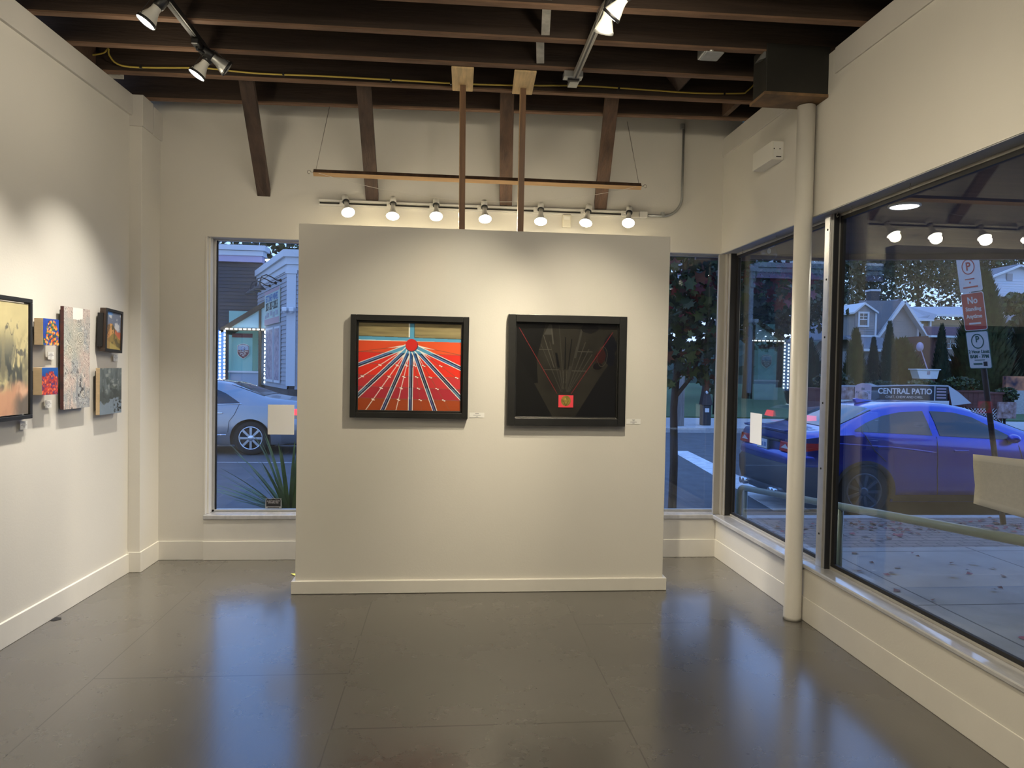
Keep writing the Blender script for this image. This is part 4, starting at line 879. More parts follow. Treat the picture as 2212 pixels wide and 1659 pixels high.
MB().prism([(-.915,-.62,1.045),(-.76,-.64,1.082),(-.76,-.64,1.095),(-.935,-.62,1.075)],(0,1.24,0)).build('trunk_lip',M['bluepaint'],tb,bevel=.01)
MB().box(-.930,-.17,.77,-.900,.17,.925).build('plate_recess',M['carblack'],tb,bevel=.01); p=MB().box(-.938,-.15,.785,-.929,.15,.91).build('licence_plate',M['plate'],tb,bevel=.003)
mb=MB()
for k,x in enumerate((-.11,-.075,-.02,.02,.06,.10)): mb.box(-.941,x-.012,.815,-.937,x+.012,.87)
mb.build('plate_characters',M['shieldb'],p)
text('WRX',.05,M['rim'],'badge',tb,(-.890,-.62,.945),(PI/2,0,-PI/2))
for s in (-.5,-.4,.4,.5): MB().tube([(-.875,s,.27),(-1.015,s,.265)],.045,16).build('exhaust_tip',M['chrome'],tb)
MB().prism([(.38,-.03,1.405),(.62,-.035,1.445),(.40,-.012,1.475),(.36,-.005,1.465)],(0,.06,0)).build('fin_antenna',M['bluepaint'],tb,bevel=.01)
# silver sedan driving on the far lane, nose to the left
SS=dict(x0=-1.05,x1=3.75,wb=2.73,arch=.385,wr=.335,sill=.21,rimr=.222,track=.86,spw=.021,spf=1.15,
 top=[(-1.05,.98),(-.9,1.06),(-.35,1.12),(-.25,1.14),(.45,1.40),(.8,1.445),(1.2,1.455),(1.6,1.43),(1.85,1.36),(2.6,1.06),(3.4,.92),(3.6,.82),(3.75,.62)],
 belt=[(-1.05,.90),(-.5,.985),(0,.985),(1,.95),(2.4,.90),(3.3,.82),(3.75,.58)],
 w=[(-1.05,.74),(-.85,.84),(-.3,.90),(0,.905),(1.4,.90),(2.7,.90),(3.3,.84),(3.6,.74),(3.75,.6)],
 wt=[(-1.05,.64),(-.45,.70),(-.3,.69),(.4,.59),(.9,.58),(1.6,.57),(1.85,.58),(2.55,.72),(3.4,.70),(3.75,.5)],
 rearwin=(-.2,.45),screen=(1.88,2.55),
 wins=[([(.22,1.005),(.6,.995),(1.02,.985)],[(.22,1.02),(.5,1.19),(.75,1.29),(1.02,1.33)]),([(1.12,.98),(1.7,.965),(2.2,.95)],[(1.12,1.335),(1.5,1.32),(1.75,1.26),(2.2,.98)])],
 seams=[[(1.07,.27),(1.05,.6),(1.07,.96)],[(.22,1.0),(.30,.80),(.40,.66),(.42,.45)],[(2.2,.27),(2.25,.6),(2.2,.95)]],chrome=[(.18,1.0),(.6,.985),(1.4,.965),(2.2,.945)],
 handles=[(.62,.82),(1.75,.80)],mirror=(2.1,1.0),tail=([(-1.02,.78),(-.72,.80)],[(-1.02,.92),(-.72,.90)]),head=([(3.2,.68),(3.55,.62)],[(3.2,.78),(3.55,.72)]))
ts=car('driving_car','silver sedan on the far lane, seen through the left rear window',SS,M['silverpaint'],(-3.77,15.05,GZ),PI,spokes=8,lit=True)
rear_shell(ts,'rear_bumper',[(.22,.78,-.98),(.26,.86,-1.08),(.5,.875,-1.11),(.66,.865,-1.10),(.72,.83,-1.04)],0,-1.0,.42,M['silverpaint'],.26)
MB().prism([(-1.075,-.80,.80),(-1.075,-.40,.80),(-1.055,-.42,.93),(-1.03,-.78,.93)],(-.02,0,0)).build('tail_lens',M['redlit'],ts); MB().prism([(-1.075,.80,.80),(-1.075,.40,.80),(-1.055,.42,.93),(-1.03,.78,.93)],(-.02,0,0)).build('tail_lens',M['redlit'],ts)
for s in (-1,1): SS['fn'][6]('lower_trim',[(.45,.40),(1.4,.38),(2.25,.38)],.012,M['chrome'],s)
# grey van parked beyond the patio
SV=dict(x0=-1.0,x1=3.7,wb=2.95,arch=.39,wr=.34,sill=.24,rimr=.21,track=.88,
 top=[(-1.0,1.60),(-.9,1.74),(0,1.80),(1.8,1.80),(2.1,1.72),(3.0,1.16),(3.5,1.0),(3.7,.75)],belt=[(-1.0,1.05),(2.6,1.02),(3.2,.98),(3.7,.70)],
 w=[(-1.0,.90),(0,.97),(2.6,.97),(3.4,.90),(3.7,.75)],wt=[(-1.0,.74),(0,.76),(1.8,.74),(2.1,.72),(3.0,.82),(3.7,.6)],rearwin=(-.88,-.8),screen=(2.15,2.95),
 wins=[([(-.7,1.10),(.9,1.09)],[(-.7,1.58),(.9,1.60)]),([(1.0,1.09),(2.4,1.08)],[(1.0,1.60),(2.0,1.54),(2.4,1.26)])],seams=[[(.95,.3),(.95,1.1)],[(2.3,.3),(2.4,1.05)]],
 handles=[(.8,.95),(1.2,.95)],mirror=(2.35,1.15),tail=([(-.98,.95),(-.85,.95)],[(-.98,1.25),(-.85,1.25)]),head=([(3.2,.78),(3.5,.74)],[(3.2,.90),(3.5,.86)]))
car('parked_van','dark grey van half hidden behind the conifers beyond the patio',SV,M['greypaint'],(24.4,34.0,-.1),PI,'van',spokes=6)
# ------------------------------------------------------------------ canopy and railing outside the right window
t=thing('entrance_canopy','flat brown wooden canopy over the pavement outside the right window','canopy',(0,0,0))
MB().prism([(2.40,-3,2.66),(2.40,6.72,2.66),(2.75,6.72,2.66),(5.25,6.10,2.66),(9.0,5.45,2.66),(9.0,-3,2.66)],(0,0,.30)).build('roof_slab',M['soffit'],t)
MB().beam((2.40,6.76,2.78),(2.74,6.76,2.78),.05,.34).beam((2.74,6.76,2.78),(5.26,6.12,2.78),.05,.34).beam((5.26,6.12,2.78),(9.02,5.46,2.78),.05,.34).build('fascia',M['fascia'],t)
t=thing('soffit_light','round lit ceiling light under the canopy outside the right window','light',(3.02,4.50,2.655))
MB().lathe([(0,.01),(.098,.01),(.102,-.004),(.09,-.01),(.085,-.006)]).build('trim_ring',M['trimwhite'],t); MB().lathe([(.086,-.007),(.05,-.012),(0,-.013)]).build('diffuser',M['lampc'],t)
dup(t,(3.02,1.9,2.655),None,'added second round canopy light, out of view, brightening the fabric panel')  # added fixture out of view, there to light the fabric panel
t=thing('dome_light','clear globe fixture hanging under the canopy near the window corner','light',(2.80,6.02,2.66))
MB().lathe([(0,0),(.045,0),(.045,-.03),(.02,-.04),(0,-.04)]).build('cap',M['galv'],t); MB().sphere((0,0,-.095),.07).build('globe',M['glass'],t); MB().sphere((0,0,-.07),.016,1,1,1.5).build('bulb',M['white'],t)
t=thing('handrail','grey-green pipe handrail running along the pavement outside the right window','railing',(0,0,0))
def rz(y): return .469+(6.348-y)*.0931-.027
pts=[(2.80,y,rz(y)) for y in np.linspace(-1,6.42,16)]+[(2.80,6.42+.10*math.sin(a),rz(6.42)-.10+.10*math.cos(a)) for a in np.linspace(.25,PI/2,6)]+[(2.80,6.52,SWZ)]
MB().tube(pts,.027,16).build('top_rail',M['rail'],t)
for y in (6.38,4.78,1.0): MB().tube([(2.80,y,SWZ-.01),(2.80,y,rz(y))],.022,14).build('post',M['rail'],t)
# beige fabric panel on a stand at the right edge
t=thing('fabric_sign','beige mesh fabric panel with hemmed edges above the handrail at the right edge','fabric panel',(2.96,3.72,SWZ))
n=14; V=[];F=[];mi=[]
for i in range(n+1):
    s=i/n
    for j in range(9):
        q=j/8; x=.0+.62*s; cx=.032*math.sin(PI*min(1,q*1.25))*(1-s)**2*-1*0+.022*(1-abs(2*q-.7))*(1-s)**3
        zl=.985-.165*s+.0; zu=1.262-.055*s; z=zl+(zu-zl)*q; V.append((x+cx-.03*(1-q)*0,-.02*s+.012*math.sin(PI*q),z))
for i in range(n):
    for j in range(8): a=i*9+j; F.append((a,a+9,a+10,a+1)); mi.append(1 if j in (0,7) else 0)
o=mesh_np('sling',V,F,[M['mesh'],M['hem']],t,mi=mi,smooth=True); md=o.modifiers.new('thick','SOLIDIFY'); md.thickness=.004
MB().tube([(.60,.01,0),(.60,.01,1.21)],.014,10).tube([(.35,.1,0.01),(.60,.01,.02),(.85,.1,.01)],.012,8).build('stand',M['alu'],t)
# leaning parking sign
t=thing('parking_sign_post','leaning dark post carrying red and white parking signs beside the blue car','sign post',(6.40,7.56,SWZ))
e0=Vector((0,0,0)); ax=Vector((-.545,0,3.15)); u=ax.normalized(); r=Vector((math.cos(-1.46),math.sin(-1.46),0)); r=(r-u*r.dot(u)).normalized(); nrm=r.cross(u)
MB().tube([e0,ax],.030,10).build('post',M['signpole'],t)
def signp(name,dist,w,h,base,border,lines):
    c=ax*0+u*dist+nrm*.036; Mx=Matrix(((r.x,-nrm.x,u.x,c.x),(r.y,-nrm.y,u.y,c.y),(r.z,-nrm.z,u.z,c.z),(0,0,0,1)))
    def rr(w,h,rad,y): 
        P=[]
        for sx,sz,a0 in ((1,1,0),(-1,1,PI/2),(-1,-1,PI),(1,-1,1.5*PI)):
            for a in np.linspace(a0,a0+PI/2,5): P.append(Vector((sx*(w/2-rad)+rad*math.cos(a),y,sz*(h/2-rad)+rad*math.sin(a))))
        return P
    p=MB().prism([Mx@q for q in rr(w,h,.025,0)],nrm*-.003).build(name,M[border],t)
    MB().prism([Mx@q for q in rr(w-.016,h-.016,.02,-.001)],nrm*-.0005).build('sign_field',M[base],p)
    for ty,a in lines:
        if ty=='t':
            s,z,size,m=a; o=text(s,size,M[m],'lettering',p,bold=.0015*size/.06); o.matrix_basis=Mx@Matrix.Translation((0,-.003,z))@Matrix.Rotation(PI/2,4,'X')
        elif ty=='ring':
            z,R_,m=a; mb=MB(); k=36
            for i in range(k):
                a0,a1=2*PI*i/k,2*PI*(i+1)/k; P=[Vector((R_*math.cos(q)*f,-.003,z+R_*math.sin(q)*f)) for q,f in ((a0,1),(a1,1),(a1,.86),(a0,.86))]; mb.prism([Mx@q for q in P],nrm*.0005)
            mb.build('ring',M[m],p)
        elif ty=='box':
            x,z,w2,h2,m=a; mb=MB(); mb.prism([Mx@Vector(q) for q in ((x-w2/2,-.003,z-h2/2),(x+w2/2,-.003,z-h2/2),(x+w2/2,-.003,z+h2/2),(x-w2/2,-.003,z+h2/2))],nrm*.0005); mb.build('print_bar',M[m],p)
D0=(1.615-SWZ)/u.z
signp('limit_sign',D0+.215,.305,.43,'signw','signg',[('ring',(.10,.085,'signg')),('t',('P',.12,.10,'signg')),('t',('2 Hour Limit',-.02,.052,'signg')),('t',('8AM - 7PM',-.075,.055,'signg')),('box',(0,-.115,.14,.008,'signg')),('box',(-.03,-.16,.12,.02,'signg')),('box',(.07,-.16,.05,.05,'gasket'))])
signp('no_standing_sign',D0+.655,.305,.43,'signr','signw',[('t',('No',.125,.105,'signw')),('t',('Standing',.03,.062,'signw')),('t',('Anytime',-.055,.062,'signw')),('box',(0,-.135,.16,.02,'signw'))])
signp('tow_sign',D0+1.085,.305,.41,'signw','signw',[('ring',(.08,.088,'signr')),('t',('P',.08,.13,'signr')),('box',(0,-.06,.13,.012,'signr')),('box',(0,-.10,.02,.02,'signr')),('box',(0,-.15,.20,.016,'signr'))])
signp('top_sign',D0+1.50,.305,.40,'signr','signr',[('t',('Only',-.12,.075,'signw')),('box',(0,.02,.2,.02,'signw'))])
# spiky plant in a pot below the left rear window
t=thing('strap_leaf_plant','spiky green plant with long strap leaves outside the left rear window','plant',(-1.36,6.42,SWZ))
MB().lathe([(0,0),(.15,0),(.20,.34),(.215,.35),(.215,.38),(.19,.38),(.18,.33),(0,.33)]).build('pot',M['terracotta'],t)
V=[];F=[];g=np.random.default_rng(5)
for k in range(64):
    a=g.random()*2*PI; L=.62+.32*g.random(); el=(.35+1.15*g.random()**.8) if k>18 else .35+.4*g.random(); bend=.35+.5*g.random(); wdt=.010+.008*g.random(); dx,dy=math.cos(a),math.sin(a); i0=len(V)
    for j in range(9):
        s=j/8; e=el-bend*s*s*.6; r_=L*s*math.cos(el-bend*s*.25); z=.34+L*s*math.sin(el-bend*s*.30); ww=wdt*(1-s)**.55*(.5+1.0*min(1,s*4)); bx,by=.03*dx+dx*r_,.03*dy*.6+dy*r_*.55
        V+=[(bx-dy*ww,by+dx*ww,z),(bx,by,z-.25*ww),(bx+dy*ww,by-dx*ww,z)]
    for j in range(8):
        for q in range(2): b_=i0+j*3+q; F.append((b_,b_+1,b_+4,b_+3))
mesh_np('leaves',V,F,M['blade'],t,smooth=True)
# ------------------------------------------------------------------ trees
def leafcloud(name,parts,n,size,mats,parent,seed=1,shape='quad',wts=None,shell=.55,dens=None):
    """n leaves scattered in ellipsoid clumps (centre, radii)"""
    g=np.random.default_rng(seed); V=[];F=[];mi=[]
    vol=np.array([p[1][0]*p[1][1]*p[1][2] for p in parts])**.75; vol/=vol.sum()
    if shape=='maple':
        out=[(0,-.5),(.15,-.28),(.48,-.32),(.34,-.08),(.55,.12),(.24,.12),(.14,.22),(0,.55),(-.14,.22),(-.24,.12),(-.55,.12),(-.34,-.08),(-.48,-.32),(-.15,-.28)]
    else: out=[(-.45,-.1),(0,-.5),(.45,.1),(0,.5)]
    for k in range(n):
        c,r=parts[g.choice(len(parts),p=vol)]; d=g.normal(size=3); d/=np.linalg.norm(d); rad=(shell+(1-shell)*g.random()**.6) if g.random()<.7 else g.random()
        p=np.array(c)+d*np.array(r)*rad; s=size*(.6+.8*g.random())
        if shape=='maple': nrm=np.array([g.normal()*.7,-1+g.normal()*.6,g.normal()*.7+.3])
        else: nrm=g.normal(size=3)
        nrm/=np.linalg.norm(nrm); a=np.cross(nrm,g.normal(size=3)); a/=np.linalg.norm(a); b=np.cross(nrm,a); i=len(V)
        for x,y in out: V.append(tuple(p+s*(a*x+b*y)+nrm*s*(.12*abs(x))))
        F.append(tuple(range(i,i+len(out)))); mi.append(g.choice(len(mats),p=wts))
    return mesh_np(name,V,F,mats,parent,mi=mi)
def trunk(parent,pts,rs,m='bark',name='trunk'): return MB().tube(pts,.1,9,rs=rs).build(name,M[m],parent)
# street maple close to the rear window corner
t=thing('maple_tree','slim street maple with red and green leaves outside the rear window corner','tree',(2.42,7.35,SWZ))
trunk(t,[(0,0,0),(.01,0,.7),(0,.02,1.3),(.03,0,1.9),(.08,.02,2.6),(.1,0,3.6),(.12,.05,4.6)],[.048,.043,.040,.036,.03,.022,.01])
trunk(t,[(0,.01,1.40),(.16,-.03,1.62),(.28,-.05,1.95),(.48,0,2.5),(.66,.1,3.2)],[.024,.02,.018,.014,.006],name='branch'); trunk(t,[(.02,0,1.75),(-.2,.1,2.3),(-.45,.2,3.0)],[.02,.014,.006],name='branch'); trunk(t,[(.05,0,2.3),(.5,.05,2.7),(.95,.0,3.05),(1.3,0,3.2)],[.022,.016,.011,.005],name='branch')
leafcloud('foliage',[((.15,0,2.15),(.42,.4,.45)),((-.2,.1,2.6),(.6,.5,.6)),((.55,.0,2.5),(.55,.45,.42)),((.35,.1,3.1),(.9,.7,.6)),((1.1,.05,3.0),(.55,.45,.42)),((-.6,.2,3.3),(.7,.6,.7)),((.3,.1,4.0),(1.1,.9,.7)),((.30,0,1.85),(.32,.25,.34)),((.05,-.05,1.75),(.3,.2,.3)),((.42,-.05,1.62),(.2,.2,.2))],2100,.125,[M['leafg'],M['leafo'],M['leafd'],M['leafp']],t,3,'maple',[.38,.32,.17,.13])
leafcloud('red_foliage',[((1.2,.05,2.75),(.35,.35,.38)),((.75,.1,2.75),(.5,.4,.35)),((-.35,.0,2.9),(.35,.4,.4)),((1.0,.0,3.15),(.6,.4,.25)),((.15,0,2.5),(.35,.3,.3)),((.5,0,3.4),(.9,.5,.4))],330,.12,[M['leafr'],M['leafp']],t,4,'maple',[.8,.2])
def bigtree(lbl,x,y,h,r,n,seed,mats=('leafd','leafo'),ls=.42,wts=None):
    t=thing('tree',lbl,'tree',(x,y,-.1)); g=np.random.default_rng(seed)
    trunk(t,[(0,0,0),(.1,0,h*.3),(-.1,.1,h*.6),(.1,0,h*.9)],[.3,.24,.16,.05]); parts=[((0,0,h*.55),(r*.8,r*.7,h*.25))]
    for k in range(9): a=g.random()*2*PI; parts.append(((r*.75*math.cos(a),r*.5*math.sin(a),h*(.35+.55*g.random())),(r*(.35+.2*g.random()),r*.4,h*(.09+.07*g.random()))))
    leafcloud('crown',parts,n,ls,[M[m] for m in mats],t,seed,'quad',wts); return t
TR=[('tall dark leafy tree behind the dormer house, left of its chimney',22.5,60,19,6.0),('dark leafy tree directly behind the gabled house',33,68,18,6.5),('dark leafy tree rising over the buff house roof',46,76,22,6.0),('dark leafy tree between the buff house and the white house',60,86,25,7),('dark leafy tree behind the white house at the right edge',74,88,26,8),('dense leafy tree right of the pipe column, beyond the patio',17.5,40,12,4.6),('leafy tree behind the street maple, left of the pipe column',10.5,36,13,5.0),('pale leafy tree in front of the white house at the right edge',46.0,52,8.5,2.6),
 ('leafy tree behind the cornice of the dark clapboard building',-10,40,11.5,5),('leafy tree behind the corner of the grey clapboard building',-4.2,42,12,5.5),('leafy tree above the street, hidden mostly by the display wall',2.5,44,12.5,5.5)]
for i,(l,x,y,h,r) in enumerate(TR): bigtree(l,x,y,h,r,(8500 if y>45 else 5200),20+i,('leafd','leafo','leafg') if i!=7 else ('leafo','leafg','leafd'),.34 if y<45 else .42,[.55,.35,.10])
# wooded rise far behind everything
V=[];F=[]; nx,nz=90,8
for i in range(nx+1):
    x=-70+200*i/nx; hh=3.5+4.5*float(fbm(i*.14,2.,3))
    for j in range(nz+1): q=j/nz; V.append((x,82+10*q+3*float(fbm(i*.5,j*.8)),-.2+hh*math.sin(q*PI/2)+.8*float(fbm(i*.9,j*.9+7))*q))
for i in range(nx):
    for j in range(nz): a=i*(nz+1)+j; F.append((a,a+nz+1,a+nz+2,a+1))
o=mesh_np('hill_treeline',V,F,M['leafd']); o['kind']='structure'
def conifer(lbl,x,y,z0,h,r,m='conifer',seed=1,n=2300):
    t=thing('conifer',lbl,'conifer',(x,y,z0),0,'pointed conifers beyond the patio'); trunk(t,[(0,0,0),(0,0,h*.6)],[.06,.03]); g=np.random.default_rng(seed); V=[];F=[]
    V2=[]; k=14
    for j in range(14):
        q=j/13; rr=r*.80*min(1,(1-q)**.75+.0)*(.75+.25*min(1,q*5))
        for i in range(k): a=2*PI*i/k; f=1+.14*math.sin(i*3.1+j*1.7+seed); V.append((rr*f*math.cos(a),rr*f*math.sin(a),h*(.04+.95*q)))
    for j in range(13):
        for i in range(k): F.append((j*k+i,j*k+(i+1)%k,(j+1)*k+(i+1)%k,(j+1)*k+i))
    for _ in range(n):
        q=g.random()**1.25; a=g.random()*2*PI; rr=r*(1-q)**.75*(.75+.25*min(1,q*5))*(.84+.42*g.random()); p=np.array((rr*math.cos(a),rr*math.sin(a),h*(.04+.95*q))); s=.16*r/.6*(.6+.7*g.random())+.03; d=np.array((math.cos(a)*.5,math.sin(a)*.5,.9)); w_=np.array((-math.sin(a),math.cos(a),0))*.32; i=len(V)
        V+=[tuple(p-s*.4*d),tuple(p+s*w_),tuple(p+s*d),tuple(p-s*w_)]; F.append((i,i+1,i+2,i+3))
    mesh_np('foliage',V,F,M[m],t)
GP=-.1
conifer('pointed conifer at the left of the patio banner, below the dormer window',18.05,30,GP,3.52,.62,'conifer2',1)
conifer('tallest of the slim conifers in front of the gabled house',19.62,30,GP,3.90,.46,'conifer',2); conifer('slim conifer just left of the tallest one, in front of the gabled house',19.15,30.4,GP,3.2,.40,'conifer',3)
conifer('broad rounded conifer above the middle of the patio banner',20.85,31,GP,3.0,1.35,'conifer2',4); conifer('slim dark conifer left of the brick house window',22.1,30,GP,3.85,.45,'conifer',5); conifer('short dark conifer below the brick house',21.75,29.4,GP,2.95,.42,'conifer',6)
conifer('very large conifer behind the parking signs',24.25,30.2,GP,6.1,1.35,'conifer2',7,3600); conifer('dark bushy conifer at the right edge behind the parking signs',27.3,31,GP,4.4,1.6,'conifer',8,2400); conifer('dark small conifer left of the mullion beyond the patio',16.4,31,GP,3.0,.9,'conifer',9); conifer('low dark conifer beside the grey van',18.9,31.2,GP,2.3,.7,'conifer',10)
# ------------------------------------------------------------------ patio across the street
def box_planter(lbl,x0,x1,y,h,bush):
    t=thing('planter_box',lbl,'planter',((x0+x1)/2,y,-.145)); w=(x1-x0)/2
    mb=MB().box(-w,-.30,0,w,.30,h-.06); mb.box(-w-.03,-.33,h-.06,w+.03,.33,h)
    for k in range(1,int(2*w/.16)): mb.box(-w+k*.16-.004,-.306,.02,-w+k*.16+.004,-.299,h-.07)
    mb.build('box',M['planter'],t)
    if bush:
        lb,bh,br,m,sd=bush; b=thing('bush',lb,'bush',((x0+x1)/2,y,-.145+h-.02),0,'bushes in the patio planters'); trunk(b,[(0,0,-.05),(0,0,bh*.5)],[.03,.02],name='stem'); leafcloud('foliage',[((0,0,bh*.45),(br,.32,bh*.55))],900,.11,[M['leafg'],M['leafd'],M[m]],b,sd,'quad',[.3,.4,.3],.7)
box_planter('red-brown planter box at the left end of the patio, below a round bush',11.0,12.45,20.6,1.20,('round green bush in the leftmost patio planter',.48,.62,'leafo',41))
box_planter('red-brown planter box behind the left half of the banner',12.6,13.9,20.6,1.15,('low olive bush behind the left half of the banner',.30,.55,'leafo',42))
box_planter('red-brown planter box behind the right half of the banner',14.0,15.2,20.6,1.15,('low olive bush behind the right half of the banner',.36,.55,'leafg',43))
box_planter('red-brown planter box under the dome shaped bush right of the banner',15.25,16.45,20.6,1.20,('dome shaped green bush right of the banner',.42,.58,'leafg',44))
box_planter('red-brown planter box at the right end of the patio behind the sign post',16.5,17.1,20.7,1.15,None)
t=thing('topiary_shrub','dark green topiary shrub narrowing downward at the right end of the patio','shrub',(17.35,20.6,-.145)); trunk(t,[(0,0,0),(0,0,.6)],[.04,.03],name='stem'); leafcloud('foliage',[((0,0,1.05),(.34,.34,.26)),((0,0,.75),(.25,.25,.25)),((0,0,.5),(.16,.16,.2))],900,.10,[M['leafg'],M['leafd']],t,51,'quad',[.4,.6],.7)
t=thing('lattice_panel','small dark lattice panel with diamond openings below the right planters','lattice',(16.3,20.22,.0)); mb=MB()
mb.box(-.55,-.02,-.14,.55,.02,-.08).box(-.55,-.02,.52,.55,.02,.58); mb.build('frame',M['planter'],t); mb=MB()
for k in range(-5,6):
    for s in (-1,1): mb.beam((k*.10-.3*s,0,-.1),(k*.10+.3*s,0,.54),.012,.02,up=(0,1,0))
mb.build('slats',M['trimwhite'],t)
o=MB().box(16.75,20.15,.22,17.35,20.20,.72).build('painted_board',M['bannero']); tag(o,'small orange patterned board on the patio right of the lattice','board')
t=thing('patio_banner','long dark banner reading CENTRAL PATIO along the patio fence','banner',(13.2,20.1,.75))
MB().box(-1.62,-.01,-.02,1.85,.02,.42).build('cloth',M['bannerd'],t); MB().box(-1.62,-.02,-.16,1.9,.02,-.02).build('lower_rail',M['trimwhite'],t)
MB().prism([(-1.62,-.015,.40),(-1.0,-.015,.40),(-.78,-.015,.47),(-.6,-.015,.47),(-.4,-.015,.41),(.2,-.015,.44),(.9,-.015,.46),(1.85,-.015,.45),(1.85,-.015,.41),(.9,-.015,.425),(.2,-.015,.405),(-.4,-.015,.375),(-1.62,-.015,.365)],(0,-.012,0)).build('piping',M['bannerl'],t)
MB().box(-1.58,-.022,-.01,-1.12,-.012,.36).build('orange_picture',M['bannero'],t); MB().box(-1.64,-.022,-.02,-1.60,-.012,.40).build('edge_strip',M['bannerl'],t)
MB().prism([(-1.10,-.022,-.01),(-.58,-.022,-.01),(-.58,-.022,.40),(-.66,-.022,.45),(-.86,-.022,.48),(-1.04,-.022,.43),(-1.10,-.022,.36)],(0,-.006,0)).build('pink_panel',M['bannerp'],t)
MB().prism([(-1.0,-.029,0)]+[(-.84+.16*math.cos(a),-.029,.10+.13*math.sin(a)) for a in np.linspace(PI,0,9)]+[(-.68,-.029,0)],(0,-.003,0)).build('arch_picture',M['bannero'],t)
for s,x,z in (('BK',-.84,.30),('AV',-1.02,.20),('DE',-.67,.20)): text(s,.10,M['ink'],'lettering',t,(x,-.030,z),bold=.003)
text('CENTRAL PATIO',.235,M['trimwhite'],'lettering',t,(.49,-.014,.245),sx=.98,bold=.006); text('CHAT, CHEW AND CHILL',.105,M['trimwhite'],'lettering',t,(.47,-.014,.075),sx=.98)
mb=MB()
for k in range(4): mb.box(1.5,-.016,.05+k*.09,1.8,-.010,.09+k*.09)
mb.build('stripes',M['bannerp'],t); MB().box(1.42,-.022,-.02,1.45,-.008,.42).build('edge_strip',M['bannerl'],t)
MB().prism([(1.86,-.02,.45),(1.98,-.05,-.16),(2.62,-.02,-.08),(2.2,-.02,.25)],(0,.012,0)).build('loose_corner',M['bannerl'],t)
# white tub with a leaning lollipop sign on the far lawn
t=thing('white_tub','white slanted tub behind the patio banner','tub',(20.8,29.2,1.30)); MB().prism([(-.52,-.2,.42),(.52,-.2,.42),(.42,-.2,.02),(-.38,-.2,.02)],(0,.5,0)).build('tub',M['trimwhite'],t); MB().box(-.56,-.24,.40,.56,.34,.45).build('rim',M['trimwhite'],t); MB().box(-.05,-.215,.2,.08,-.2,.36).build('badge',M['bannero'],t); MB().box(-.4,-.1,-1.4,.4,.2,.02).build('stand',M['planter'],t)
t=thing('lollipop_sign','leaning pole with a round lilac sign above the white tub','sign',(20.85,29.1,1.68)); MB().beam((0,0,0),(-.33,0,.85),.03,.03).build('pole',M['lilac'],t); MB().lathe([(0,.02),(.16,.02),(.16,-.02),(0,-.02)],Matrix.Translation((-.40,0,1.02))@Matrix.Rotation(PI/2,4,'X')@Matrix.Diagonal((1,1.25,1,1)),20).build('disc',M['lilac'],t)
o=MB().box(23.6,28.0,.90,29.0,28.2,1.50).build('mural_wall',M['mural']); tag(o,'colourful graffiti painted low wall at the right edge beyond the street','wall'); st(MB().box(23.6,27.95,-.1,29.0,28.25,.90).build('wall_base',M['curb']))
# utility pole and meter cabinet
t=thing('utility_pole','grey weathered wooden utility pole beyond the street, behind the maple','pole',(6.93,20.6,-.15)); MB().lathe([(0,0),(.15,0),(.145,3),(.13,9),(0,9)],None,18).build('pole',M['polewood'],t); MB().tube([(-.12,-.16,3.3),(.05,-.19,2.75),(.22,-.16,3.1)],.02,6).tube([(-.12,-.16,2.9),(.08,-.19,2.45),(.24,-.12,2.8)],.02,6).build('cable_loops',M['black'],t)
t=thing('street_lamp','lit flat street lamp head beyond the street, seen among the maple leaves','street lamp',(9.9,25.4,-.1)); MB().lathe([(0,0),(.09,0),(.06,5.3),(0,5.3)],None,14).build('pole',M['carblack'],t); MB().beam((0,0,5.25),(-.75,-.4,5.12),.06,.06).build('arm',M['carblack'],t); MB().lathe([(0,.10),(.16,.06),(.24,.0),(.235,-.015)],Matrix.Translation((-.65,-.4,5.07)),24).build('lamp_housing',M['carblack'],t); MB().lathe([(.23,-.01),(.1,-.035),(0,-.04)],Matrix.Translation((-.65,-.4,5.07)),24).build('lamp_lens',M['lampc'],t)
t=thing('fire_hydrant_cabinet','small dark cabinet with a pointed cap and white label by the far kerb','cabinet',(7.85,20.9,-.145)); MB().box(-.14,-.12,0,.14,.12,.62).build('body',M['carblack'],t,bevel=.02); MB().prism([(-.17,-.15,.62),(.17,-.15,.62),(0.02,-.05,1.30),(-.02,-.05,1.30)],(0,.25,0)).build('cap',M['signpole'],t); MB().box(-.06,-.128,.40,.07,-.118,.52).build('label',M['trimwhite'],t); MB().sphere((0,-.1,1.0),.05).build('knob',M['trimwhite'],t)
# ------------------------------------------------------------------ clapboard buildings across the street on the left
def clap(mb,p0,p1,z0,z1,nrm,step=.125,lip=.022):
    p0,p1,nv=Vector(p0),Vector(p1),Vector(nrm); z=z0
    while z<z1-1e-4:
        zt=min(z+step,z1); a=[p0+nv*lip,p1+nv*lip,p1,p0]; q=[Vector((a[0].x,a[0].y,z)),Vector((a[1].x,a[1].y,z)),Vector((a[2].x,a[2].y,zt)),Vector((a[3].x,a[3].y,zt))]
        mb.poly(q); mb.poly([Vector((p0.x,p0.y,z)),Vector((p1.x,p1.y,z)),q[1],q[0]]); z=zt
t=thing('clapboard_building','grey clapboard corner building with white cornice and phone number sign across the street','building',(0,0,0))
mb=MB(); clap(mb,(-4.56,21,0),(-6.7,26,0),.75,4.2,(-.92,-.39,0)); clap(mb,(6.0,21,0),(-4.36,21,0),.75,4.2,(0,-1,0)); mb.build('clapboard_wall',M['clap'],t,norm=False)
MB().prism([(-4.56,21,-.2),(6,21,-.2),(6,27,-.2),(-7.0,27,-.2),(-6.7,26,-.2)],(0,0,.95)).build('stone_base',M['stonew'],t); MB().prism([(-4.53,21.03,.7),(6,21.03,.7),(6,27,.7),(-7.0,27,.7),(-6.65,26,.7)],(0,0,3.6)).build('core',M['clapd'],t)
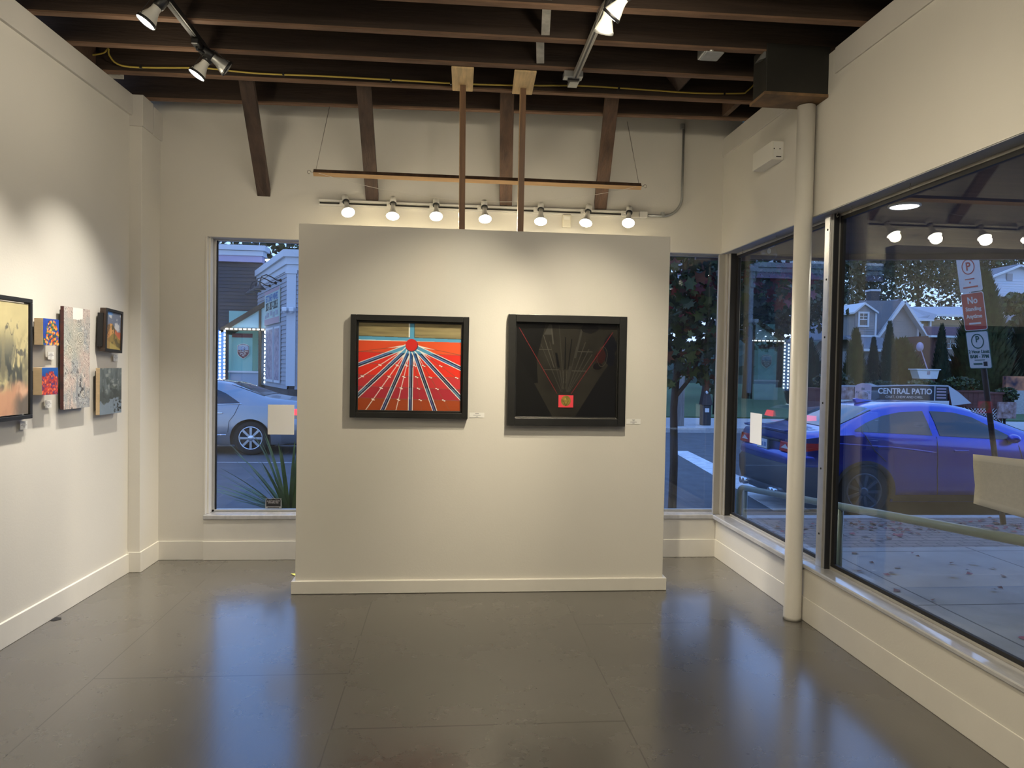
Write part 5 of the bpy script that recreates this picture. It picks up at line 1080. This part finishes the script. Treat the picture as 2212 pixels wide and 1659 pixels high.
def ring(off,z0,z1): return [(-4.56-off,21-off,z0),(6,21-off,z0),(6,27,z0),(-7.1-off,27,z0)],z1-z0
mb=MB()
for off,z0,z1 in ((.03,4.17,4.36),(.07,4.34,4.56),(.13,4.55,4.76)): p,h=ring(off,z0,z1); mb.prism(p,(0,0,h))
mb.build('cornice',M['cornice'],t,bevel=.01)
MB().box(-4.60,20.955,.85,-4.345,21.1,4.18).build('corner_board',M['cornice'],t); MB().box(-4.64,20.93,4.08,-4.31,21.1,4.19).build('corner_cap',M['cornice'],t)
d=Vector((-2.14,5,0)).normalized(); nn=Vector((-.92,-.39,0)).normalized(); O=Vector((-4.56,21,0))
def SP(s,z,o=.0): p=O+d*s+nn*(.03+o); return Vector((p.x,p.y,z))
def side_box(mb,s0,s1,z0,z1,o0,o1): mb.prism([SP(s0,z0,o0),SP(s1,z0,o0),SP(s1,z1,o0),SP(s0,z1,o0)],nn*(o1-o0))
mb=MB(); side_box(mb,1.05,3.65,2.73,3.82,0,.03); sg=mb.build('phone_sign',M['signpale'],t); mb=MB(); side_box(mb,1.05,3.65,3.72,3.82,.03,.034); side_box(mb,1.05,3.65,2.73,2.92,.03,.034); mb.build('pink_band',M['signpink'],sg)
RS=Matrix(((-d.x,-nn.x*-1,0,0),(-d.y,nn.y,0,0),(0,0,1,0),(0,0,0,1)))
ang=math.atan2(-d.y,-d.x)
for s,sz,z,m,sx in (('ESTONE WINES',.30,3.56,'shieldb',1.05),('203-387-2055',.36,3.30,'black',1.05)):
    p=SP(2.35,z,.035); text(s,sz,M[m],'lettering',sg,(p.x,p.y,p.z),(PI/2,0,ang),sx=sx,bold=.004)
mb=MB()
for s,z,w_,h_ in ((1.45,3.06,.4,.14),(1.95,3.02,.3,.16),(2.4,3.08,.36,.14),(3.0,3.04,.4,.14),(3.4,3.0,.24,.1)): side_box(mb,s-w_/2,s+w_/2,z-h_/2,z+h_/2,.034,.037)
mb.build('print_blocks',M['clap'],sg)
for s0,s1,lb in ((1.0,1.75,''),(2.1,3.2,'')):
    mb=MB(); side_box(mb,s0-.06,s1+.06,.9,2.62,0,.04); f=mb.build('window',M['cornice'],t); mb=MB(); side_box(mb,s0,s1,.98,2.56,.03,.045); mb.build('posters',M['poster'],f)
for k,s in enumerate((1.0,1.8,2.8)):
    a=SP(s,3.98,.0); pts=[a,SP(s,3.98,.12),SP(s,4.06,.26),SP(s,4.12,.42),SP(s,4.06,.55),SP(s,3.90,.60),SP(s,3.80,.60)]
    l=MB().tube(pts,.018,8).build('gooseneck_arm',M['black'],t); MB().lathe([(0,.12),(.04,.10),(.05,.05),(.17,-.05),(.17,-.07),(.0,-.02)],Matrix.Translation(SP(s,3.74,.60))).build('shade',M['carblack'],l); MB().lathe([(.05,.02),(.05,0),(0,-.0)],Matrix.Translation(SP(s,3.98,.0))@Matrix.Rotation(PI/2,4,'X'),10).build('wall_plate',M['black'],l)
for x,y in ((-4.62,20.95),(-4.42,20.92)):
    c=MB().box(x-.07,y-.22,2.98,x+.07,y,3.10).build('security_camera',M['trimwhite'],t,bevel=.02); MB().sphere((x,y-.14,2.98),.055).build('dome',M['cornice'],c)
# darker rear wing with cornice and lilac band
t=thing('rear_wing_building','dark clapboard rear building with pale cornice and lilac band, left of the grey corner building','building',(0,0,0))
mb=MB(); clap(mb,(-6.55,26.05,0),(-16,26.05,0),0,5.05,(0,-1,0)); mb.build('clapboard_wall',M['clapd'],t,norm=False); MB().box(-16,26.1,-.1,-6.6,30,5.2).build('core',M['clapd'],t)
MB().box(-16,25.9,5.04,-6.55,26.3,5.26).build('lilac_band',M['lilac'],t); mb=MB().box(-16,25.86,5.26,-6.5,26.4,5.43).box(-16,25.80,5.44,-6.42,26.5,5.62); mb.build('cornice',M['cornice'],t)
o=thing('floodlight','bright white floodlight above the grey building roof','light',(-7.2,29.5,5.55)); MB().box(-.16,0,-.14,.16,.12,.14).build('housing',M['carblack'],o); MB().box(-.12,-.02,-.11,.12,0,.11).build('lens',M['flood'],o); MB().tube([(0,.06,-.14),(0,.06,-.5)],.03,8).build('bracket',M['carblack'],o)
# porch with a sloping roof and LED-outlined opening
t=thing('porch','teal lined porch with sloping brown roof and LED-outlined opening across the street','porch',(0,0,0)); PY=24.5
MB().prism([(-6.01,PY-.02,3.61),(-7.52,PY-.02,2.63),(-7.52,PY-.02,2.45),(-6.01,PY-.02,3.43)],(0,1.4,0)).build('sloping_roof',M['brownwood'],t)
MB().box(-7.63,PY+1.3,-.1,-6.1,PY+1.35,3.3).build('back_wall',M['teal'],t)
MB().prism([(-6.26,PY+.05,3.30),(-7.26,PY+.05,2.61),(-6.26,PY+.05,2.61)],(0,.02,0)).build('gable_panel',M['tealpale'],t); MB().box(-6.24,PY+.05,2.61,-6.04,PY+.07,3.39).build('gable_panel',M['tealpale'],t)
mb=MB().box(-6.28,PY,.16,-6.21,PY+.1,3.32).box(-7.37,PY,2.56,-6.01,PY+.1,2.65).box(-6.06,PY,.05,-5.98,PY+.1,3.39).box(-7.42,PY,.05,-7.33,PY+.1,2.61); mb.build('posts',M['brownwood'],t)
MB().box(-7.26,PY+.35,.66,-6.57,PY+.38,2.39).build('teal_door',M['teal'],t); MB().box(-7.24,PY+.34,2.34,-6.57,PY+.36,2.48).build('dark_lintel',M['shieldr'],t); MB().box(-7.29,PY+.25,.16,-6.30,PY+.34,1.16).build('counter',M['counter'],t); MB().box(-7.32,PY+.2,1.15,-6.30,PY+.36,1.21).build('counter_top',M['trimwhite'],t)
MB().box(-7.63,PY,-.1,-6.0,PY+.2,.49).build('base_wall',M['stonew'],t)
o=thing('led_strip','white LED strip outlining the porch opening across the street','light',(0,0,0)); mb=MB()
def dash(x0,z0,x1,z1,n,y=PY-.04):
    for k in range(n):
        a,b=(k+.2)/n,(k+.75)/n; mb.beam((x0+(x1-x0)*a,y,z0+(z1-z0)*a),(x0+(x1-x0)*b,y,z0+(z1-z0)*b),.04,.04,up=(0,1,0))
dash(-7.37,2.61,-6.06,2.61,9); dash(-6.06,2.59,-6.06,.78,13); dash(-7.37,2.59,-7.37,.88,14); dash(-7.52,2.54,-7.52,.88,14); dash(-7.61,2.54,-7.61,.88,13,PY+.4)
mb.build('led_dashes',M['led'],o); MB().box(-7.65,PY-.02,.83,-7.35,PY,2.56).build('strip_backing',M['shieldb'],o)
o=thing('shield_sign','maroon and blue shield sign reading UNION JACK in the porch opening','sign',(-6.86,PY+.30,1.87)); o.scale=(1.11,1.,1.11)
def shp(s,y,z0=None):
    P=[(-.165*s,.16*s),(-.11*s,.20*s),(0,.225*s),(.11*s,.20*s),(.165*s,.16*s),(.165*s,-.06*s),(.11*s,-.14*s),(0,-.215*s),(-.11*s,-.14*s),(-.165*s,-.06*s)]
    return [(x,y,z) for x,z in P]
MB().prism(shp(1.07,0),(0,.01,0)).build('border',M['cream'],o); MB().prism(shp(1.,-.004),(0,.003,0)).build('field',M['shieldr'],o)
MB().prism([(x,-.008,max(z,.045)) for x,y,z in shp(.94,0) if z>.0]+[(.155,-.008,.045),(-.155,-.008,.045)][::1],(0,.003,0)).build('blue_top',M['counter'],o)
for r_,m,y in ((.062,'shieldb',-.010),(.046,'cream',-.012),(.030,'shieldb',-.014),(.013,'cream',-.016)): MB().lathe([(0,.001),(r_,.001),(r_,-.001),(0,-.001)],Matrix.Translation((0,y,.085))@Matrix.Rotation(PI/2,4,'X'),18).build('roundel',M[m],o)
for s,sz,z,y in (('FIRESTONE',.048,.172,-.012),('UNION',.080,.0,-.008),('JACK',.080,-.068,-.008),('IPA',.06,-.13,-.008)): text(s,sz,M['cream'],'lettering',o,(0,y,z),bold=.001)
st(MB().box(3.2,-12,-.2,45,-9,6.5).build('wall_street',M['brickw']))
# ------------------------------------------------------------------ houses beyond the patio
def win(mb_parent,x,z,w,h,y,bars=True):
    mb=MB().box(x-w/2-.12,y-.06,z-.12,x-w/2,y+.02,z+h+.12).box(x+w/2,y-.06,z-.12,x+w/2+.12,y+.02,z+h+.12).box(x-w/2,y-.06,z-.12,x+w/2,y+.02,z).box(x-w/2,y-.06,z+h,x+w/2,y+.02,z+h+.12)
    if bars:
        mb.box(x-w/2,y-.04,z+h*.5-.03,x+w/2,y,z+h*.5+.03).box(x-.02,y-.035,z+h*.5,x+.02,y,z+h).box(x-w/2,y-.035,z+h*.75-.015,x+w/2,y,z+h*.75+.015)
    f=mb.build('window',M['trimwhite'],mb_parent); MB().box(x-w/2,y-.02,z,x+w/2,y+.01,z+h).build('pane',M['dkglass'],f)
t=thing('gabled_house','tan house with steep grey gable, dormer window and chimney beyond the conifers','house',(0,0,0)); Y0=45
mb=MB(); clap(mb,(32.6,Y0,0),(27.9,Y0,0),-.1,3.2,(0,-1,0),.18); 
z=3.2
while z<6.1:
    f=(z-3.2)/3.0; xa,xb=27.95+2.2*f,32.3-2.15*f; clap(mb,(xb,Y0,0),(xa,Y0,0),z,z+.18,(0,-1,0),.18); z+=.18
mb.build('siding',M['housew'],t,norm=False); MB().prism([(27.9,Y0+.05,-.1),(32.4,Y0+.05,-.1),(32.4,Y0+.05,3.2),(30.15,Y0+.05,6.2),(27.9,Y0+.05,3.2)],(0,7,0)).build('core',M['housew'],t)
mb=MB().beam((30.15,Y0-.25,6.30),(32.75,Y0-.25,2.80),.5,.16,up=(0,0,1)).build('gable_trim',M['trimwhite'],t); MB().beam((30.15,Y0-.25,6.30),(27.55,Y0-.25,2.80),.5,.16,up=(0,0,1)).build('gable_trim',M['trimwhite'],t)
MB().prism([(26.2,Y0-.6,3.7),(30.15,Y0+.1,6.40),(30.15,Y0+8,6.40),(26.2,Y0+8,3.7)],(0,0,.12)).build('roof',M['roofs'],t); MB().prism([(30.15,Y0-.1,6.40),(32.9,Y0-.1,2.85),(32.9,Y0+8,2.85),(30.15,Y0+8,6.40)],(0,0,.12)).build('roof',M['roofs'],t)
MB().prism([(27.2,Y0-.3,4.0),(28.4,Y0-.3,4.0),(30.1,Y0-.2,6.35),(27.2,Y0-.2,6.3)],(0,.2,0)).build('roof_slope',M['roofs'],t)
mb=MB(); clap(mb,(27.85,Y0-.9,0),(26.45,Y0-.9,0),3.9,5.6,(0,-1,0),.16); mb.build('dormer_siding',M['housew'],t,norm=False); MB().box(26.45,Y0-.86,3.8,27.85,Y0+3,5.55).build('dormer',M['housew'],t); MB().prism([(26.25,Y0-1.1,5.45),(27.0,Y0-1.1,6.10),(27.95,Y0-1.1,5.50),(27.95,Y0-1.1,5.38),(27.0,Y0-1.1,5.96),(26.25,Y0-1.1,5.33)],(0,3,0)).build('dormer_roof',M['trimwhite'],t); MB().prism([(26.3,Y0-.95,5.4),(27.0,Y0-.95,6.0),(27.9,Y0-.95,5.45)],(0,.08,0)).build('dormer_gable',M['housew'],t); win(t,27.0,4.62,.52,.76,Y0-.92)
MB().box(26.4,Y0-1.0,3.86,28.0,Y0-.7,3.98).build('eave_trim',M['trimwhite'],t); MB().box(27.8,Y0-.95,3.9,27.92,Y0-.8,5.5).build('corner_board',M['trimwhite'],t)
MB().box(28.25,Y0+.3,5.8,28.85,Y0+.9,7.05).build('chimney',M['stonew'],t); MB().box(28.2,Y0+.25,7.0,28.9,Y0+.95,7.12).build('chimney_cap',M['cornice'],t); win(t,31.55,4.0,.18,.75,Y0-.04,False)
MB().prism([(25.8,Y0-3,3.0),(32.4,Y0-3,3.0),(33.4,Y0-1,3.85),(25.8,Y0-1,3.85)],(0,.3,0)).build('porch_roof',M['roofs'],t); MB().box(25.8,Y0-3.05,2.86,33.0,Y0-2.9,3.02).build('gutter',M['trimwhite'],t); mb=MB(); clap(mb,(33.2,Y0-2.5,0),(25.9,Y0-2.5,0),-.1,2.9,(0,-1,0),.18); mb.build('porch_siding',M['housew'],t,norm=False); MB().box(25.9,Y0-2.45,-.1,33.2,Y0-.5,2.9).build('porch_core',M['housew'],t); win(t,28.9,1.7,.7,1.0,Y0-2.55)
t=thing('buff_house','buff house with a pale low roof between the gabled house and the large conifer','house',(0,0,0)); MB().box(34.4,50,-.1,39.6,56,5.6).build('walls',M['houseo'],t); MB().prism([(34.0,49.5,5.50),(35.2,51.5,6.62),(40,51.5,6.75),(40,49.5,5.95),(36.1,49.5,5.92),(35.7,49.5,5.45)],(0,.4,.05)).build('roof',M['roofp'],t); MB().box(36.0,49.45,5.80,40,49.6,5.95).box(34.0,49.45,5.42,35.8,49.6,5.55).build('gutter',M['trimwhite'],t); MB().box(35.72,49.8,3.0,35.86,50,5.5).build('downpipe',M['trimwhite'],t); win(t,34.75,4.1,.5,1.2,49.95)
t=thing('brick_house','dark red brick house with maroon roof and white sash window behind the conifers','house',(0,0,0)); MB().box(29.2,40.3,-.1,33.5,43,3.85).build('walls',M['brickw'],t); MB().prism([(28.7,39.9,3.82),(33.8,39.9,3.82),(33.4,41.2,4.42),(29.3,41.2,4.42)],(0,.3,.05)).build('roof',M['roofr'],t); MB().box(28.7,39.85,3.72,33.8,40.1,3.84).build('gutter',M['trimwhite'],t); win(t,30.2,2.45,.62,1.25,40.25)
t=thing('white_house','tall white gabled house at the right edge beyond the conifers','house',(0,0,0)); Y1=55; mb=MB(); clap(mb,(52.5,Y1,0),(44.6,Y1,0),-.1,9.5,(0,-1,0),.2); mb.build('siding',M['houseb'],t,norm=False); MB().prism([(44.6,Y1+.05,-.1),(52.5,Y1+.05,-.1),(52.5,Y1+.05,9.0),(47.0,Y1+.05,10.55),(44.6,Y1+.05,9.55)],(0,3,0)).build('core',M['houseb'],t); MB().beam((47.0,Y1-.15,10.6),(44.3,Y1-.15,9.5),.5,.16).build('gable_trim',M['trimwhite'],t); MB().beam((47.0,Y1-.15,10.6),(52.9,Y1-.15,8.9),.5,.16).build('gable_trim',M['trimwhite'],t); MB().box(46.05,Y1-.06,9.35,46.55,Y1,9.95).build('gable_vent',M['clap'],t); MB().prism([(44.2,Y1-.2,9.45),(47.0,Y1-.2,10.65),(47.0,Y1+3,10.65),(44.2,Y1+3,9.45)],(0,0,.1)).build('roof',M['roofs'],t)
# ------------------------------------------------------------------ light
def spot(p,d,power,ang=80,blend=.7,size=.04,col=(1,.84,.60)):
    l=bpy.data.lights.new('spot_or_fill','SPOT'); l.energy=power; l.spot_size=math.radians(ang); l.spot_blend=blend; l.shadow_soft_size=size; l.color=col
    o=bpy.data.objects.new('spot_or_fill',l); COL.objects.link(o); o.location=p; o.rotation_euler=Vector(d).to_track_quat('-Z','Y').to_euler(); return o
WARM=(1,.88,.66)
def spill(p,power,r=.05,col=WARM):
    l=bpy.data.lights.new('spill_or_fill','POINT'); l.energy=power; l.shadow_soft_size=r; l.color=col; o=bpy.data.objects.new('spill_or_fill',l); COL.objects.link(o); o.location=p
for p,d in SPOTS:
    spot(p,d,60,140,.8,.04,WARM); spill(p,1.5,.04,(1,.82,.44))
def to(p,q): return Vector(q)-Vector(p)
spot(pD,to(pD,(-.30,4.79,1.05)),200,58,1.,.025,WARM)
p=Vector((.80,3.30,3.24)); spot(p,to(p,(.88,4.79,1.0)),200,58,1.,.025,WARM)
spot(pA,to(pA,(-2.31,3.74,.40)),180,63,1.,.025,(1,.925,.80)); spot(pB,to(pB,(-2.28,4.60,.40)),215,68,1.,.025,(1,.925,.80))
for q,w in ((pA,5.5),(pB,6.5),(pD,3.5),(p,3.5)): spill(q,w)
# added fill lamps without fixtures, unseen above and behind the camera
for p,q,w in (((-1.46,2.3,3.24),(-2.36,2.6,1.4),110),((-1.46,1.2,3.24),(2.2,3.0,.2),190),((.77,2.0,3.24),(2.2,4.0,.5),70),((.77,.6,3.24),(.5,1.6,0),110),((-1.46,-.8,3.24),(-1.2,.5,0),110),((.77,-1.2,3.24),(2.2,-.8,1.2),90),((-.2,-2.2,3.24),(-.2,-.6,0),45)):
    spot(p,to(p,q),w,100 if w!=190 else 52,1.,.04,WARM)
for p,w in (((-1.46,2.3,3.2),11),((.77,2.2,3.2),20),((-1.46,.6,3.2),18),((.77,.4,3.2),26),((.2,-1.8,3.2),10)): spill(p,w,.06)  # added fill points, unseen, with no bulbs modelled there
# light under the canopy
l=bpy.data.lights.new('soffit_lamp','SPOT'); l.energy=26; l.spot_size=2.4; l.shadow_soft_size=.08; l.color=(1,.88,.7); o=bpy.data.objects.new('soffit_lamp',l); COL.objects.link(o); o.location=(3.02,4.5,2.63)
l2=l.copy(); l2.energy=34; o=bpy.data.objects.new('soffit_lamp',l2); COL.objects.link(o); o.location=(3.02,1.9,2.63)  # added lamp for the unseen second fixture, brightens the fabric panel
# dusk sky
w=bpy.data.worlds.new('dusk'); SC.world=w; w.use_nodes=True; nt=NT(w); bg=w.node_tree.nodes['Background']
tc=nt.n('ShaderNodeTexCoord'); sp=nt.n('ShaderNodeSeparateXYZ'); nt.l(tc.outputs['Generated'],sp.inputs[0])
cr=nt.n('ShaderNodeValToRGB'); e=cr.color_ramp.elements; e[0].position=0; e[0].color=(.55,.70,1.0,1); e[1].position=.8; e[1].color=(.17,.38,.95,1)
k=e.new(.22); k.color=(.25,.48,1.0,1)
nt.l(sp.outputs[2],cr.inputs[0])
no=nt.n('ShaderNodeTexNoise',i={'Scale':3.,'Detail':5.}); mp=nt.n('ShaderNodeMapping'); mp.inputs['Scale'].default_value=(1,1,3); nt.l(tc.outputs['Generated'],mp.inputs[0]); nt.l(mp.outputs[0],no.inputs['Vector'])
mr=nt.n('ShaderNodeMapRange',i={'From Min':.5,'From Max':.72,'To Min':0.,'To Max':.55}); nt.l(no.outputs['Fac'],mr.inputs['Value'])
mx=nt.n('ShaderNodeMix',data_type='RGBA'); nt.l(mr.outputs[0],mx.inputs[0]); nt.l(cr.outputs[0],mx.inputs[6]); mx.inputs[7].default_value=(.95,.86,.98,1)
nt.l(mx.outputs[2],bg.inputs[0]); bg.inputs[1].default_value=SKY
# ------------------------------------------------------------------ camera (24 mm equivalent)
yaw,pitch,roll=.09249,-.0252,.0183
fw=Vector((math.sin(yaw)*math.cos(pitch),math.cos(yaw)*math.cos(pitch),math.sin(pitch))); ri=Vector((math.cos(yaw),-math.sin(yaw),0)); up=ri.cross(fw)
c,s=math.cos(roll),math.sin(roll); r2=ri*c+up*s; u2=up*c-ri*s
cam=bpy.data.cameras.new('camera'); co=bpy.data.objects.new('camera',cam); COL.objects.link(co); cam.sensor_fit='HORIZONTAL'; cam.sensor_width=36; cam.lens=1534/2212*36; cam.clip_end=400; cam.clip_start=.05
co.matrix_world=Matrix(((r2.x,u2.x,-fw.x,0),(r2.y,u2.y,-fw.y,0),(r2.z,u2.z,-fw.z,1.54),(0,0,0,1)))
SC.camera=co
vs=SC.view_settings; vs.view_transform='Standard'; vs.look='None'; vs.gamma=1; vs.use_curve_mapping=False; vs.exposure=EXPO
cy=SC.cycles; cy.use_denoising=True; cy.max_bounces=8; cy.diffuse_bounces=4; cy.glossy_bounces=4; cy.transparent_max_bounces=24; cy.sample_clamp_indirect=6; cy.caustics_reflective=False; cy.caustics_refractive=False
try: cy.denoiser='OPENIMAGEDENOISE'
except Exception: pass
